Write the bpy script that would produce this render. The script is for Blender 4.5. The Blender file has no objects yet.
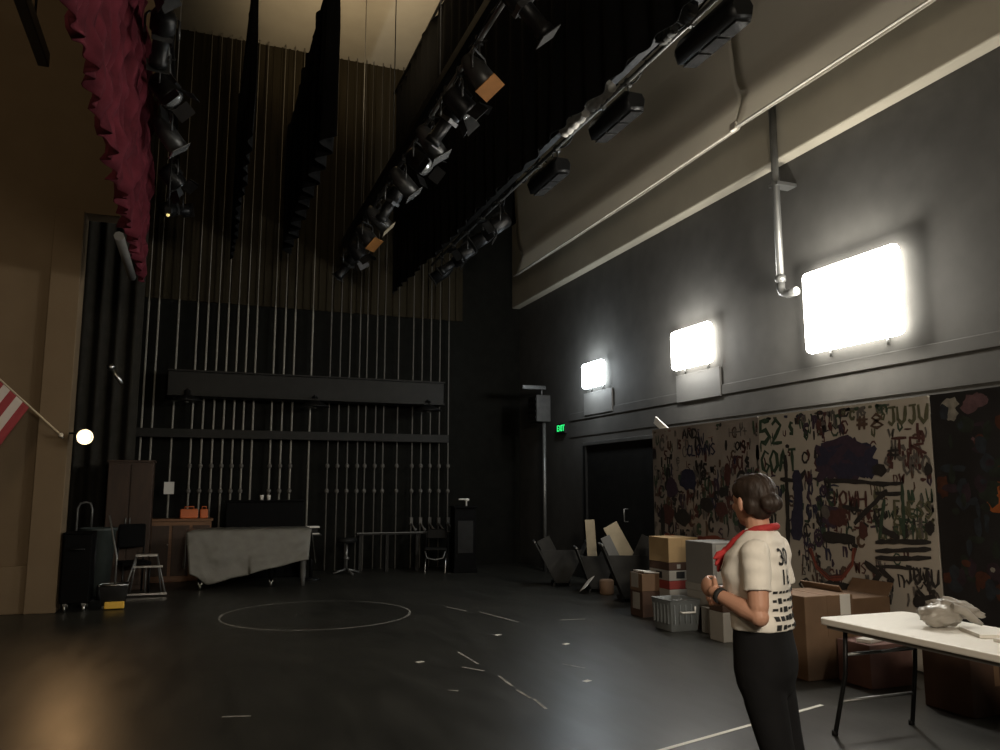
import bpy, bmesh, math, random
from mathutils import Vector, Matrix, Euler, noise
from mathutils.bvhtree import BVHTree
random.seed(7)
C = bpy.context.scene.collection
PI = math.pi
# ------------------------------------------------------------------ camera model (used to survey the place from the photograph)
F, CX, CY = 800.0, 500.0, 375.0
YAW, PITCH, HC = math.radians(20.7), math.radians(7.97), 1.6
FW = Vector((math.sin(YAW)*math.cos(PITCH), math.cos(YAW)*math.cos(PITCH), math.sin(PITCH)))
RT = Vector((math.cos(YAW), -math.sin(YAW), 0))
UP = RT.cross(FW)
EYE = Vector((0, 0, HC))
def ray(px, py): return FW + RT*((px-CX)/F) + UP*((CY-py)/F)
def onx(px, py, X): d = ray(px, py); return EYE + d*(X/d.x)
def ony(px, py, Y): d = ray(px, py); return EYE + d*(Y/d.y)
def onz(px, py, Z): d = ray(px, py); return EYE + d*((Z-HC)/d.z)
def proj(p):
    v = Vector(p)-EYE; w = v.dot(FW)
    return CX+F*v.dot(RT)/w, CY-F*v.dot(UP)/w

# ------------------------------------------------------------------ materials
def mat(name, col, rough=.6, metal=0., var=.25, scale=6., bump=0., spec=.5, coat=0., stretch=None, col2=None):
    m = bpy.data.materials.new(name); m.use_nodes = True
    nt = m.node_tree; b = nt.nodes['Principled BSDF']
    tc = nt.nodes.new('ShaderNodeTexCoord'); mp = nt.nodes.new('ShaderNodeMapping')
    if stretch: mp.inputs['Scale'].default_value = stretch
    nz = nt.nodes.new('ShaderNodeTexNoise'); nz.inputs['Scale'].default_value = scale; nz.inputs['Detail'].default_value = 5
    cr = nt.nodes.new('ShaderNodeValToRGB')
    c2 = col2 or tuple(c*(1-var) for c in col)
    cr.color_ramp.elements[0].position = .3; cr.color_ramp.elements[1].position = .7
    cr.color_ramp.elements[0].color = (*c2, 1); cr.color_ramp.elements[1].color = (*col, 1)
    L = nt.links.new
    L(tc.outputs['Object'], mp.inputs['Vector']); L(mp.outputs[0], nz.inputs['Vector']); L(nz.outputs['Fac'], cr.inputs['Fac'])
    L(cr.outputs['Color'], b.inputs['Base Color'])
    b.inputs['Roughness'].default_value = rough; b.inputs['Metallic'].default_value = metal
    b.inputs['Specular IOR Level'].default_value = spec; b.inputs['Coat Weight'].default_value = coat
    if bump:
        bp = nt.nodes.new('ShaderNodeBump'); bp.inputs['Strength'].default_value = bump; bp.inputs['Distance'].default_value = .02
        L(nz.outputs['Fac'], bp.inputs['Height']); L(bp.outputs[0], b.inputs['Normal'])
    return m
def glow(name, col, s):
    m = bpy.data.materials.new(name); m.use_nodes = True
    b = m.node_tree.nodes['Principled BSDF']
    b.inputs['Base Color'].default_value = (*col, 1)
    b.inputs['Emission Color'].default_value = (*col, 1); b.inputs['Emission Strength'].default_value = s
    return m
M = {}
M['blackpaint'] = mat('black_paint', (.015, .015, .014), .6, var=.4, spec=.2)
M['blackmetal'] = mat('black_metal', (.010, .010, .010), .42, .2, var=.3, spec=.3)
M['fixgrey'] = mat('fixture_grey', (.06, .06, .058), .4, .5, var=.3)
M['greymetal'] = mat('grey_metal', (.22, .22, .21), .4, .6)
M['steel'] = mat('bright_steel', (.62, .61, .58), .28, 1., var=.15)
M['velvet'] = mat('black_velvet', (.006, .006, .006), .95, spec=.1, scale=12)
M['red'] = mat('crimson_velvet', (.12, .020, .030), .9, spec=.1, var=.65, scale=4)
M['beige'] = mat('beige_plaster', (.20, .145, .088), .9, var=.08, scale=2.5, bump=.05, spec=.15)
M['beige2'] = mat('buff_paint', (.40, .365, .29), .8, var=.1, scale=2, spec=.2)
M['darkwall'] = mat('dark_grey_block', (.095, .092, .085), .8, var=.2, scale=3, bump=.05, spec=.15)
M['fardark'] = mat('far_black_wall', (.012, .012, .010), .9, var=.3, spec=.05)
M['farbrown'] = mat('far_brown_wall', (.038, .031, .019), .9, var=.35, scale=3, stretch=(4, 1, .3), spec=.05)
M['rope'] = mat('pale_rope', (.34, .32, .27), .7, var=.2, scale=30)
M['ropedim'] = mat('dark_rope', (.15, .14, .12), .7, var=.2, scale=30)  # darker rope tone, also on the locks and mop head
M['galv'] = mat('galvanised_rail', (.022, .021, .018), .6, .2, spec=.2)
M['wood'] = mat('brown_wood', (.23, .105, .04), .5, var=.4, scale=4, stretch=(1, 1, 8), bump=.05)
M['darkwood'] = mat('dark_brown_wood', (.048, .023, .010), .6, var=.4, scale=4, stretch=(6, 6, 1))
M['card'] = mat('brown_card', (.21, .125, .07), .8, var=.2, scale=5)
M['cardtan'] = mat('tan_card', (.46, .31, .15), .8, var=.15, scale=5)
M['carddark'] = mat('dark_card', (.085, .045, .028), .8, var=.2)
M['whitecard'] = mat('white_card', (.38, .355, .31), .75, var=.08)
M['paper'] = mat('white_paper', (.80, .77, .70), .8, var=.05)
M['redcard'] = mat('red_card', (.32, .05, .04), .7, var=.2)
M['tote'] = mat('grey_tote_plastic', (.26, .28, .28), .4, var=.12)
M['tape'] = mat('white_tape', (.72, .70, .62), .6, var=.1)
M['chalk'] = mat('worn_chalk', (.33, .32, .28), .8, var=.6, scale=9)
M['tabletop'] = mat('white_table_plastic', (.87, .83, .74), .45, var=.04, scale=30)
M['orange'] = mat('orange_plastic', (.62, .15, .04), .5, var=.2)
M['yellow'] = mat('yellow_plastic', (.85, .52, .07), .4, var=.1)
M['pianoblack'] = mat('piano_black', (.004, .004, .004), .6, var=.3, spec=.06)
M['tan'] = mat('tan_board', (.52, .44, .30), .7, var=.2)
M['dimgrey'] = mat('dim_grey_board', (.20, .20, .19), .6, var=.2)
M['rackdark'] = mat('rack_dark_board', (.055, .054, .05), .65, var=.5, scale=3, spec=.2)
M['skin'] = mat('skin', (.56, .30, .20), .5, var=.08, scale=8)
M['hair'] = mat('dark_brown_hair', (.034, .020, .013), .6, var=.5, scale=25, stretch=(1, 1, .35), bump=.6)
M['shirt'] = mat('white_cotton', (.84, .80, .72), .85, var=.04, scale=14, bump=.12)
M['ink'] = mat('black_ink', (.02, .02, .02), .7)
M['trousers'] = mat('black_trousers', (.010, .010, .011), .9, spec=.2, scale=9)
M['scarf'] = mat('red_neckerchief', (.50, .035, .035), .8, var=.35, scale=30)
M['eyewhite'] = mat('eye_white', (.7, .68, .64), .3)
M['lips'] = mat('lips', (.42, .15, .12), .5)
M['lampwhite'] = glow('floodlight_glass', (1., .97, .90), 17)
M['lampbig'] = glow('big_floodlight_glass', (1., .965, .88), 17)
M['lampside'] = glow('side_floodlight_glass', (1., .965, .88), 42)
M['lampcool'] = glow('cool_floodlight_glass', (.86, .95, 1.), 14)
M['bulb'] = glow('warm_bulb_glass', (1., .76, .44), 22)
M['exit'] = glow('exit_green', (.03, .95, .22), 1.0)
M['pilot'] = glow('pilot_yellow', (1., .8, .3), .8)
M['amber'] = mat('amber_gel', (.20, .085, .022), .75, var=.3, spec=.1)
M['cream'] = mat('cream_gel', (.36, .31, .22), .75, var=.2, spec=.1)
M['lens'] = mat('lens_glass', (.60, .62, .62), .12, .7, var=.2)
M['darklens'] = mat('dark_strip_glass', (.05, .05, .05), .12, .3, var=.4)
M['dimbox'] = mat('dim_mottled_box', (.045, .043, .04), .7, var=.6, scale=9)
M['hempipe'] = mat('hem_chain_pocket', (.75, .70, .60), .6)

def cloth_mat():
    m = mat('screen_cloth', (.74, .71, .65), .9, var=.06, scale=3)
    nt = m.node_tree; b = nt.nodes['Principled BSDF']; out = nt.nodes['Material Output']
    t = nt.nodes.new('ShaderNodeBsdfTranslucent'); t.inputs['Color'].default_value = (.74, .70, .62, 1)
    mx = nt.nodes.new('ShaderNodeMixShader'); mx.inputs[0].default_value = .5
    nt.links.new(b.outputs[0], mx.inputs[1]); nt.links.new(t.outputs[0], mx.inputs[2]); nt.links.new(mx.outputs[0], out.inputs['Surface'])
    return m
M['cloth'] = cloth_mat()
def film_mat(name, col, alpha, rough):
    m = mat(name, col, rough, var=.2, scale=9, bump=.25)
    nt = m.node_tree; b = nt.nodes['Principled BSDF']; out = nt.nodes['Material Output']
    t = nt.nodes.new('ShaderNodeBsdfTransparent'); mx = nt.nodes.new('ShaderNodeMixShader'); mx.inputs[0].default_value = alpha
    nt.links.new(t.outputs[0], mx.inputs[1]); nt.links.new(b.outputs[0], mx.inputs[2]); nt.links.new(mx.outputs[0], out.inputs['Surface'])
    return m
M['sheet'] = film_mat('dusty_plastic_sheet', (.15, .145, .122), .95, .42)
M['bag'] = film_mat('grey_plastic_bag', (.47, .43, .37), .85, .3)
def floor_mat():
    m = bpy.data.materials.new('black_stage_floor'); m.use_nodes = True
    nt = m.node_tree; b = nt.nodes['Principled BSDF']; L = nt.links.new; N = nt.nodes.new
    tc = N('ShaderNodeTexCoord'); mp = N('ShaderNodeMapping'); mp.inputs['Scale'].default_value = (1., .22, 1)
    n1 = N('ShaderNodeTexNoise'); n1.inputs['Scale'].default_value = 5; n1.inputs['Detail'].default_value = 8
    n2 = N('ShaderNodeTexNoise'); n2.inputs['Scale'].default_value = .7; n2.inputs['Detail'].default_value = 4
    mp3 = N('ShaderNodeMapping'); mp3.inputs['Scale'].default_value = (60, 3.5, 1)
    n3 = N('ShaderNodeTexNoise'); n3.inputs['Scale'].default_value = 1; n3.inputs['Detail'].default_value = 4
    cr = N('ShaderNodeValToRGB'); cr.color_ramp.elements[0].position = .3; cr.color_ramp.elements[1].position = .75
    cr.color_ramp.elements[0].color = (.016, .0158, .0135, 1); cr.color_ramp.elements[1].color = (.036, .035, .029, 1)
    mx = N('ShaderNodeMath'); mx.operation = 'MULTIPLY_ADD'; mx.inputs[1].default_value = .5
    L(tc.outputs['Object'], mp.inputs[0]); L(mp.outputs[0], n1.inputs['Vector']); L(tc.outputs['Object'], n2.inputs['Vector'])
    L(tc.outputs['Object'], mp3.inputs[0]); L(mp3.outputs[0], n3.inputs['Vector'])
    h = N('ShaderNodeMath'); h.operation = 'MULTIPLY'; h.inputs[1].default_value = .5; L(n2.outputs['Fac'], h.inputs[0])
    L(n1.outputs['Fac'], mx.inputs[0]); L(h.outputs[0], mx.inputs[2]); L(mx.outputs[0], cr.inputs['Fac']); L(cr.outputs[0], b.inputs['Base Color'])
    rr = N('ShaderNodeMapRange'); rr.inputs['To Min'].default_value = .28; rr.inputs['To Max'].default_value = .46
    L(n1.outputs['Fac'], rr.inputs['Value']); L(rr.outputs[0], b.inputs['Roughness'])
    bp = N('ShaderNodeBump'); bp.inputs['Strength'].default_value = .12; bp.inputs['Distance'].default_value = .004
    L(n3.outputs['Fac'], bp.inputs['Height']); L(bp.outputs[0], b.inputs['Normal'])
    b.inputs['Specular IOR Level'].default_value = .32
    return m
M['floor'] = floor_mat()

# ------------------------------------------------------------------ mesh helpers
class MB:
    def __init__(s): s.bm = bmesh.new(); s.mi = 0
    def box(s, c, d, rot=None, mi=0):
        c = Vector(c); R = rot if rot is not None else Matrix.Identity(3)
        v = [s.bm.verts.new(c + R @ Vector((x*d[0]/2, y*d[1]/2, z*d[2]/2))) for x in (-1, 1) for y in (-1, 1) for z in (-1, 1)]
        for q in ((0, 1, 3, 2), (4, 6, 7, 5), (0, 4, 5, 1), (2, 3, 7, 6), (0, 2, 6, 4), (1, 5, 7, 3)):
            f = s.bm.faces.new([v[i] for i in q]); f.material_index = mi
        return s
    def span(s, a, b, mi=0):
        a, b = Vector(a), Vector(b); return s.box((a+b)/2, [abs(x) for x in (b-a)], mi=mi)
    def loft(s, rings, cap=True, close=True, mi=0):
        vs = [[s.bm.verts.new(p) for p in r] for r in rings]; n = len(vs[0])
        for a, b in zip(vs, vs[1:]):
            for i in range(n if close else n-1):
                j = (i+1) % n
                f = s.bm.faces.new((a[i], a[j], b[j], b[i])); f.smooth = True; f.material_index = mi
        if cap:
            for r in (vs[0][::-1], vs[-1]):
                f = s.bm.faces.new(r); f.material_index = mi
        return s
    def path(s, pts, rad, n=8, mi=0):
        pts = [Vector(p) for p in pts]; rads = rad if isinstance(rad, (list, tuple)) else [rad]*len(pts)
        rings = []; ref = None
        for i, p in enumerate(pts):
            t = (pts[min(i+1, len(pts)-1)]-pts[max(i-1, 0)]).normalized()
            if ref is None: ref = t.orthogonal().normalized()
            u = (ref - t*ref.dot(t))
            u = u.normalized() if u.length > 1e-5 else t.orthogonal().normalized()
            ref = u; w = t.cross(u)
            rings.append([p + (u*math.cos(2*PI*k/n) + w*math.sin(2*PI*k/n))*rads[i] for k in range(n)])
        return s.loft(rings, mi=mi)
    def tube(s, a, b, r, r2=None, n=10, mi=0): return s.path([a, b], [r, r if r2 is None else r2], n, mi)
    def lathe(s, prof, o=(0, 0, 0), axis='Z', n=20, R=None, mi=0):
        o = Vector(o); rings = []
        for r, h in prof:
            ring = []
            for k in range(n):
                a = 2*PI*k/n; v = Vector((max(r, 1e-4)*math.cos(a), max(r, 1e-4)*math.sin(a), h))
                if R is not None: v = R @ v
                ring.append(o+v)
            rings.append(ring)
        return s.loft(rings, mi=mi)
    def ell(s, c, r, R=None, nu=16, nv=10, fn=None, mi=0):
        c = Vector(c); rings = []
        for j in range(nv+1):
            th = PI*(j/nv); th = min(max(th, .02), PI-.02); ring = []
            for k in range(nu):
                a = 2*PI*k/nu; d = Vector((math.sin(th)*math.cos(a), math.sin(th)*math.sin(a), -math.cos(th)))
                v = Vector((d.x*r[0], d.y*r[1], d.z*r[2]))
                if fn: v *= fn(d)
                if R is not None: v = R @ v
                ring.append(c+v)
            rings.append(ring)
        return s.loft(rings, mi=mi)
    def grid(s, fn, nu, nv, mi=0, close_u=False):
        vs = [[s.bm.verts.new(fn(i/nu, j/nv)) for i in range(nu+1)] for j in range(nv+1)]
        for j in range(nv):
            for i in range(nu):
                f = s.bm.faces.new((vs[j][i], vs[j][i+1], vs[j+1][i+1], vs[j+1][i])); f.smooth = True; f.material_index = mi
        return s
    def prism(s, pts, ext, mi=0):
        a = [s.bm.verts.new(p) for p in pts]; b = [s.bm.verts.new(Vector(p)+Vector(ext)) for p in pts]; n = len(a)
        for f in (a[::-1], b): s.bm.faces.new(f).material_index = mi
        for i in range(n): s.bm.faces.new((a[i], a[(i+1) % n], b[(i+1) % n], b[i])).material_index = mi
        return s
    def ribbon(s, pts, w, off, mi=0):
        """painted brush stroke: 2-D points mapped by off(u, v) -> 3-D"""
        n = len(pts); L, Rr = [], []
        for i in range(n):
            a = Vector(pts[max(i-1, 0)]); b = Vector(pts[min(i+1, n-1)]); t = b-a
            t = t.normalized() if t.length > 1e-6 else Vector((1, 0))
            ww = w*(.75+.5*random.random())/2*(.6 if i in (0, n-1) else 1)
            p = Vector(pts[i]); nn = Vector((-t.y, t.x))
            L.append(s.bm.verts.new(off(*(p+nn*ww)))); Rr.append(s.bm.verts.new(off(*(p-nn*ww))))
        for i in range(n-1):
            s.bm.faces.new((L[i], Rr[i], Rr[i+1], L[i+1])).material_index = mi
        return s
    def build(s, name, m, parent=None, bevel=0., mods=(), solid=0., sub=0):
        bmesh.ops.recalc_face_normals(s.bm, faces=s.bm.faces)
        me = bpy.data.meshes.new(name); s.bm.to_mesh(me); s.bm.free()
        for x in (m if isinstance(m, (list, tuple)) else [m]): me.materials.append(x)
        o = bpy.data.objects.new(name, me); C.objects.link(o)
        if parent: o.parent = parent
        if solid: k = o.modifiers.new('thick', 'SOLIDIFY'); k.thickness = solid
        if bevel: k = o.modifiers.new('edge', 'BEVEL'); k.width = bevel; k.segments = 2; k.limit_method = 'ANGLE'; k.angle_limit = .7
        if sub: k = o.modifiers.new('sub', 'SUBSURF'); k.levels = sub; k.render_levels = sub
        return o
def tag(o, label, cat, group=None, kind=None):
    o['label'] = label; o['category'] = cat
    if group: o['group'] = group
    if kind: o['kind'] = kind
    return o
def thing(name, label, cat, loc=(0, 0, 0), rz=0., group=None):
    o = bpy.data.objects.new(name, None); C.objects.link(o); o.location = loc; o.rotation_euler = (0, 0, rz)
    o.empty_display_size = .1
    return tag(o, label, cat, group)
def struct(name, mb, m, bevel=0., parent=None):
    o = mb.build(name, m, parent, bevel)
    if not parent: o['kind'] = 'structure'
    return o
def copytree(o, parent=None):
    c = o.copy(); C.objects.link(c)
    if parent: c.parent = parent
    for ch in [x for x in C.objects if x.parent == o]: copytree(ch, c)
    return c
def rotz(a): return Matrix.Rotation(a, 3, 'Z')
def ordinal(n):
    return ['first', 'second', 'third', 'fourth', 'fifth', 'sixth', 'seventh', 'eighth', 'ninth', 'tenth', 'eleventh', 'twelfth', 'thirteenth', 'fourteenth', 'fifteenth', 'sixteenth', 'seventeenth', 'eighteenth', 'nineteenth', 'twentieth',
            'twenty-first', 'twenty-second', 'twenty-third', 'twenty-fourth', 'twenty-fifth', 'twenty-sixth', 'twenty-seventh', 'twenty-eighth', 'twenty-ninth', 'thirtieth'][n]

# ------------------------------------------------------------------ the setting
XR, YF, YW, ZC = 6.55, 16.1, 12.0, 10.6
struct('floor', MB().span((-14, -8, -.2), (XR+.3, YF+.4, 0)), M['floor'])
struct('ceiling', MB().span((-14, -8, ZC), (XR+.3, YF+.4, ZC+.2)), M['beige2'])
struct('wall_back', MB().span((-14, -8.2, 0), (XR+.3, -8, ZC)), M['darkwall'])
struct('wall_house', MB().span((-14.2, -8.2, 0), (-14, YF+.4, ZC)), M['beige'])
# upstage wall with its ledge, rail and painted beam
wr = MB().span((XR, -8, 0), (XR+.3, YF+.4, ZC))
struct('wall_right', wr, M['darkwall'])
struct('trim_1', MB().span((XR-.018, -4, 2.82), (XR-.002, 13.6, 2.96)), M['darkwall'], .01)
struct('trim_2', MB().span((XR-.012, -4, 2.52), (XR-.002, 13.6, 2.56)), M['darkwall'])
struct('beam', MB().span((6.36, -8, 5.5), (XR-.002, YF-.01, 7.4)), M['beige2'], .02)
# stage door in the upstage wall
d1 = MB().span((XR-.03, 10.25, 0), (XR-.004, 12.85, 2.33)).build('door_1', M['blackpaint'], bevel=.006); d1['kind'] = 'structure'
MB().span((XR-.07, 10.15, 2.33), (XR-.004, 12.95, 2.39)).build('door_head', M['greymetal'], d1, .004)
MB().span((XR-.07, 12.85, 0), (XR-.004, 12.95, 2.33)).build('door_jamb', M['blackpaint'], d1, .004)
MB().path([(XR-.03, 11.45, 1.05), (XR-.10, 11.45, 1.05), (XR-.10, 11.45, 1.25), (XR-.03, 11.45, 1.25)], .012).build('door_handle', M['greymetal'], d1)
# far side wall: dark below, brown ribbed block above
struct('wall_far', MB().span((-3.2, YF, 0), (XR, YF+.3, ZC)), M['fardark'])
up = MB().span((-1.9, YF-.06, 5.12), (5.2, YF-.002, ZC-.01))
for k in range(46): up.span((-1.8+k*.152, YF-.09, 5.12), (-1.8+k*.152+.03, YF-.06, ZC-.01))
struct('wall_far_upper', up, M['farbrown'])
# proscenium wall (faces the camera) with pilaster, header and base course
xe = ony(72, 400, YW).x
hx = -.86
struct('wall_left', MB().span((-14, YW, 0), (xe, YW+.35, ZC)).span((xe, YW, 5.36), (hx, YW+.35, ZC)), M['beige'])
struct('pillar_left', MB().span((xe-.36, YW-.10, 0), (xe, YW-.001, 5.36)), M['beige'], .01)
struct('baseboard_left', MB().span((-14, YW-.05, 0), (xe-.36, YW-.001, .60)), M['beige'], .01)

# ------------------------------------------------------------------ lights on the upstage wall
LY = [12.45, 9.45, 6.5]
LZ = 3.56
def flood(Y, label, w, h, lens, panel=True):
    t = thing('wall_floodlight', label, 'floodlight', (XR, Y, LZ), 0, 'floodlights along the dark wall')
    MB().box((-.015, 0, 0), (.026, w*.7, h*.7)).build('back_plate', M['greymetal'], t, .004)
    MB().box((-.095, 0, 0), (.13, w, h)).build('glass', lens, t, .06)
    for s in (-1, 1): MB().tube((-.02, s*w*.3, -h/2+.05), (-.02, s*w*.3, -h/2-.06), .014).build('bracket', M['greymetal'], t)
    if panel:
        MB().box((-.018, -.02, -h/2-.06-.20), (.03, 1.05, .40)).build('backboard', M['greypanel'], t, .006)
    return t
M['greypanel'] = mat('pale_grey_panel', (.12, .118, .11), .7, var=.08)
flood(LY[0], 'small cool white floodlight high on the dark wall, above the green exit sign', .74, .46, M['lampcool'])
flood(LY[1], 'middle white floodlight above a pale grey backboard on the dark wall', .92, .58, M['lampwhite'])
flood(LY[2], 'largest and brightest white floodlight on the dark wall beside the hanging conduit', 1.32, .94, M['lampbig'], False)  # glass made oversize so its glowing shape takes in the bloom
def lamp(kind, name, loc, power, col, size=.1, rot=None, spot=None, blend=1.):
    d = bpy.data.lights.new(name, kind); d.energy = power; d.color = col
    if kind == 'AREA': d.shape = 'RECTANGLE'; d.size, d.size_y = size if isinstance(size, tuple) else (size, size)
    else: d.shadow_soft_size = size
    if kind == 'SPOT': d.spot_size = spot; d.spot_blend = blend
    o = bpy.data.objects.new(name, d); C.objects.link(o); o.location = loc
    if rot is not None: o.rotation_euler = rot
    return o
def aim(loc, to): return (Vector(to)-Vector(loc)).to_track_quat('-Z', 'Y').to_euler()
WHITE = (1., .95, .86)
flood(3.45, 'white floodlight on the dark wall beyond the black splashed board', .80, .50, M['lampside'], False)
# unseen warm key behind the camera, and an added fill over the house
lamp('AREA', 'unseen_warm_light', (1.0, -1.9, 3.5), 190, (1., .87, .70), (1.3, .8), aim((1.0, -1.9, 3.5), (3.6, 4.0, .9)))
lamp('POINT', 'unseen_warm_light', (-5., 3., 7.5), 230, (1., .80, .56), .6)  # added fill that lifts the beige wall
for y, pw, cl in ((LY[0], 26, (.88, .95, 1.)), (LY[1], 42, (1., .98, .94)), (LY[2], 105, WHITE)):  # points added off the wall; their glow stands in for lens veil
    lamp('POINT', 'added_wall_glow', (XR-.40, y, LZ), pw*1.75, cl, .10)
# added warm spot without a fixture; the lit ceiling stands in for lens glow
lamp('SPOT', 'added_ceiling_glow', (2.0, 11.6, 7.4), 560, (1., .78, .5), .5, aim((2.0, 11.6, 7.4), (2.2, 13.2, ZC)), math.radians(100), 1.)

# conduit that drops to the big floodlight
pt = onx(768, 104, 6.30); pb = onx(781, 290, 6.30)
t = thing('conduit', 'grey vertical conduit pipe dropping from the beam to the brightest floodlight', 'pipe', (6.30, pb.y, pb.z))
zt = pt.z-pb.z
MB().tube((0, 0, .06), (0, 0, zt+.25), .045).build('pipe', M['greymetal'], t)
MB().path([(0, 0, .08), (0, 0, .02), (0, -.03, -.04), (0, -.09, -.07), (0, -.16, -.07), (0, -.26, -.07)], .05).build('elbow', M['greymetal'], t)
MB().tube((0, 0, .10), (0, 0, .17), .062).build('coupling', M['greymetal'], t)
MB().box((.10, 0, zt*.55), (.28, .16, .04)).build('strap', M['greymetal'], t)

# exit sign
p = onx(561, 428.5, XR-.05)
t = thing('exit_sign', 'small green lit EXIT sign on the dark wall', 'sign', (XR, p.y, p.z))
MB().box((-.03, 0, 0), (.05, .34, .19)).build('sign_box', M['blackpaint'], t, .005)
def textmesh(s, size=1., extrude=0.):
    c = bpy.data.curves.new('t', 'FONT'); c.body = s; c.size = size; c.extrude = extrude; c.align_x = 'CENTER'; c.align_y = 'CENTER'; c.resolution_u = 4; c.offset = .012*size
    o = bpy.data.objects.new('t', c); C.objects.link(o)
    bpy.context.view_layer.update()
    me = bpy.data.meshes.new_from_object(o.evaluated_get(bpy.context.evaluated_depsgraph_get()))
    bpy.data.objects.remove(o); return me
me = textmesh('EXIT', .165, .003)
me.transform(Matrix(((0, 0, -1, 0), (-1, 0, 0, 0), (0, 1, 0, 0), (0, 0, 0, 1)))); me.materials.append(M['exit'])
o = bpy.data.objects.new('lettering', me); C.objects.link(o); o.parent = t; o.location = (-.058, 0, 0)

# loudspeaker on its column pipe in the corner
p = onx(543, 423, XR-.18)
t = thing('wall_loudspeaker', 'grey mottled box on a tall thin pole in the dark corner', 'box', (XR-.20, p.y, 0))
zb = p.z
MB().tube((0, -.1, 0), (0, -.1, zb), .035).build('pole', M['greymetal'], t)
MB().box((-.06, 0, zb+.27), (.30, .44, .52)).build('case', M['dimbox'], t, .012)
g = MB()
for i in range(3):
    for j in range(4):
        g.tube((-.21, -.14+.14*i, zb+.09+.12*j), (-.222, -.14+.14*i, zb+.09+.12*j), .045, n=12)
g.build('grille', M['blackmetal'], t)
MB().tube((-.05, -.1, zb+.53), (-.05, -.1, zb+.66), .02).box((-.2, -.06, zb+.69), (.5, .08, .08)).build('top_arm', M['fixgrey'], t, .006)

# ------------------------------------------------------------------ projection cloth, borders, valance
XS = 5.6
yA = onx(516, 268, XS).y; zS = onx(640, 195, XS).z
ySplit = onx(741, 125, XS).y
t = thing('projection_screen', 'large pale grey cloth screen flown high beside the beam, with a bright hem', 'screen', (XS, ySplit, zS))
def scr(y0, y1, dx):
    def f(u, v):
        y = y0+(y1-y0)*u; z = v*4.2
        b = .05*math.sin(z*2.1+1.)*(1-v) + .018*noise.noise((y*.6, z*1.1, 2)) + (.06*math.exp(-((z-.42)/.13)**2) - .05*math.exp(-(z/.15)**2))
        return Vector((dx+b, y-ySplit, z+.03*math.sin(u*PI)*(-1)))
    return f
MB().grid(scr(ySplit+.02, yA, 0), 40, 50).build('cloth_far', M['cloth'], t, solid=.004)
MB().grid(scr(.6, ySplit+.06, -.035), 40, 50).build('cloth_near', M['cloth'], t, solid=.004)
MB().path([(-.05, yA-ySplit, .0), (-.055, (yA-ySplit)/2, -.02), (-.05, .02, 0)], .014).build('hem_pipe', M['hempipe'], t)
MB().path([(-.085, .06, 0), (-.09, -3, -.02), (-.085, .6-ySplit, 0)], .014).build('hem_pipe', M['hempipe'], t)
MB().box((-.09, .02, .02), (.04, .10, .09)).build('hem_clamp', M['hempipe'], t, .008)
def border(X, z0, z1, y0, y1, label, name='border_curtain', m='velvet', amp=.03, per=.42, cat='curtain'):
    t = thing(name, label, cat, (X, (y0+y1)/2, z0))
    yc = (y0+y1)/2
    def f(u, v):
        y = y0+(y1-y0)*u; ph = 2*PI*y/per + 1.3*noise.noise((y*.8, 0, X))
        return Vector((amp*math.sin(ph)*(1-.4*v)+.05*noise.noise((y*1.5, v*2, X)), y-yc, v*(z1-z0)+.02*noise.noise((y*.9, X, 1))*(1-v)))
    MB().grid(f, int((y1-y0)/per*14), 10).build('drape', M[m], t, solid=.006)
    MB().tube((0, y0-yc-.1, z1-z0+.02), (0, y1-yc+.1, z1-z0+.02), .025).build('batten', M['blackmetal'], t)
    return t
border(.42, 5.7, 8.3, 9.3, 15.0, 'black border curtain flown nearest the red valance')
border(1.36, 5.9, 8.3, 9.5, 15.0, 'black border curtain flown in the middle between the two narrow lighting rows', m='velvet2' if 'velvet2' in M else 'velvet', amp=.10, per=.55)
border(3.45, 5.35, 9.6, 3.2, 15.2, 'wide black border curtain hanging between the lighting row and the pale screen')

# red valance
XV = -.88
t = thing('valance', 'crimson pleated velvet valance with a pale end board, along the proscenium', 'valance', (XV, 8., 4.45))
def fv(u, v):
    y = 2.2+9.75*u
    sc = .50
    fz = (y/sc) % 1.0
    sw = math.sin(PI*fz)
    z = v*2.5
    ruff = .13*sw + .07*math.sin(2*PI*y/.21+2*noise.noise((y*2, z, 0)))*(.4+.6*abs(math.sin(z*4.2+fz*3)))
    ruff *= .55
    ruff += .09*noise.noise((y*2.6, z*2.4, 4))+.07*noise.noise((y*6, z*5, 9))
    return Vector((ruff, y-8., z-.05*sw*(1-v)))
MB().grid(fv, 360, 34).build('pleated_fabric', M['red'], t, solid=.01)
MB().span((-.12, 2.2-8, 2.46), (.0, 11.95-8, 2.62)).build('head_board', M['blackpaint'], t, .01)
pa = onx(119, 236, XV-.05); pz = onx(132, 277, XV-.05)
pa_ = pa - Vector((XV, 8, 4.45)); pz_ = pz - Vector((XV, 8, 4.45))
MB().path([pa_, pz_], .055).build('end_edge', M['greypanel'], t)

# dark bar under the house ceiling
pe = onx(44, 60, -1.75)
t = thing('lighting_bar', 'short dark bar hanging in front of the beige wall above the flag', 'bar', (-1.75, pe.y-2.8, pe.z))
MB().box((0, 0, 0), (.11, 5.6, .16)).build('bar', M['blackmetal'], t, .01)
for y in (-2.2, 2.2): MB().tube((0, y, .08), (0, y, ZC-pe.z-.01), .012).build('hanger', M['blackmetal'], t)

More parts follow.
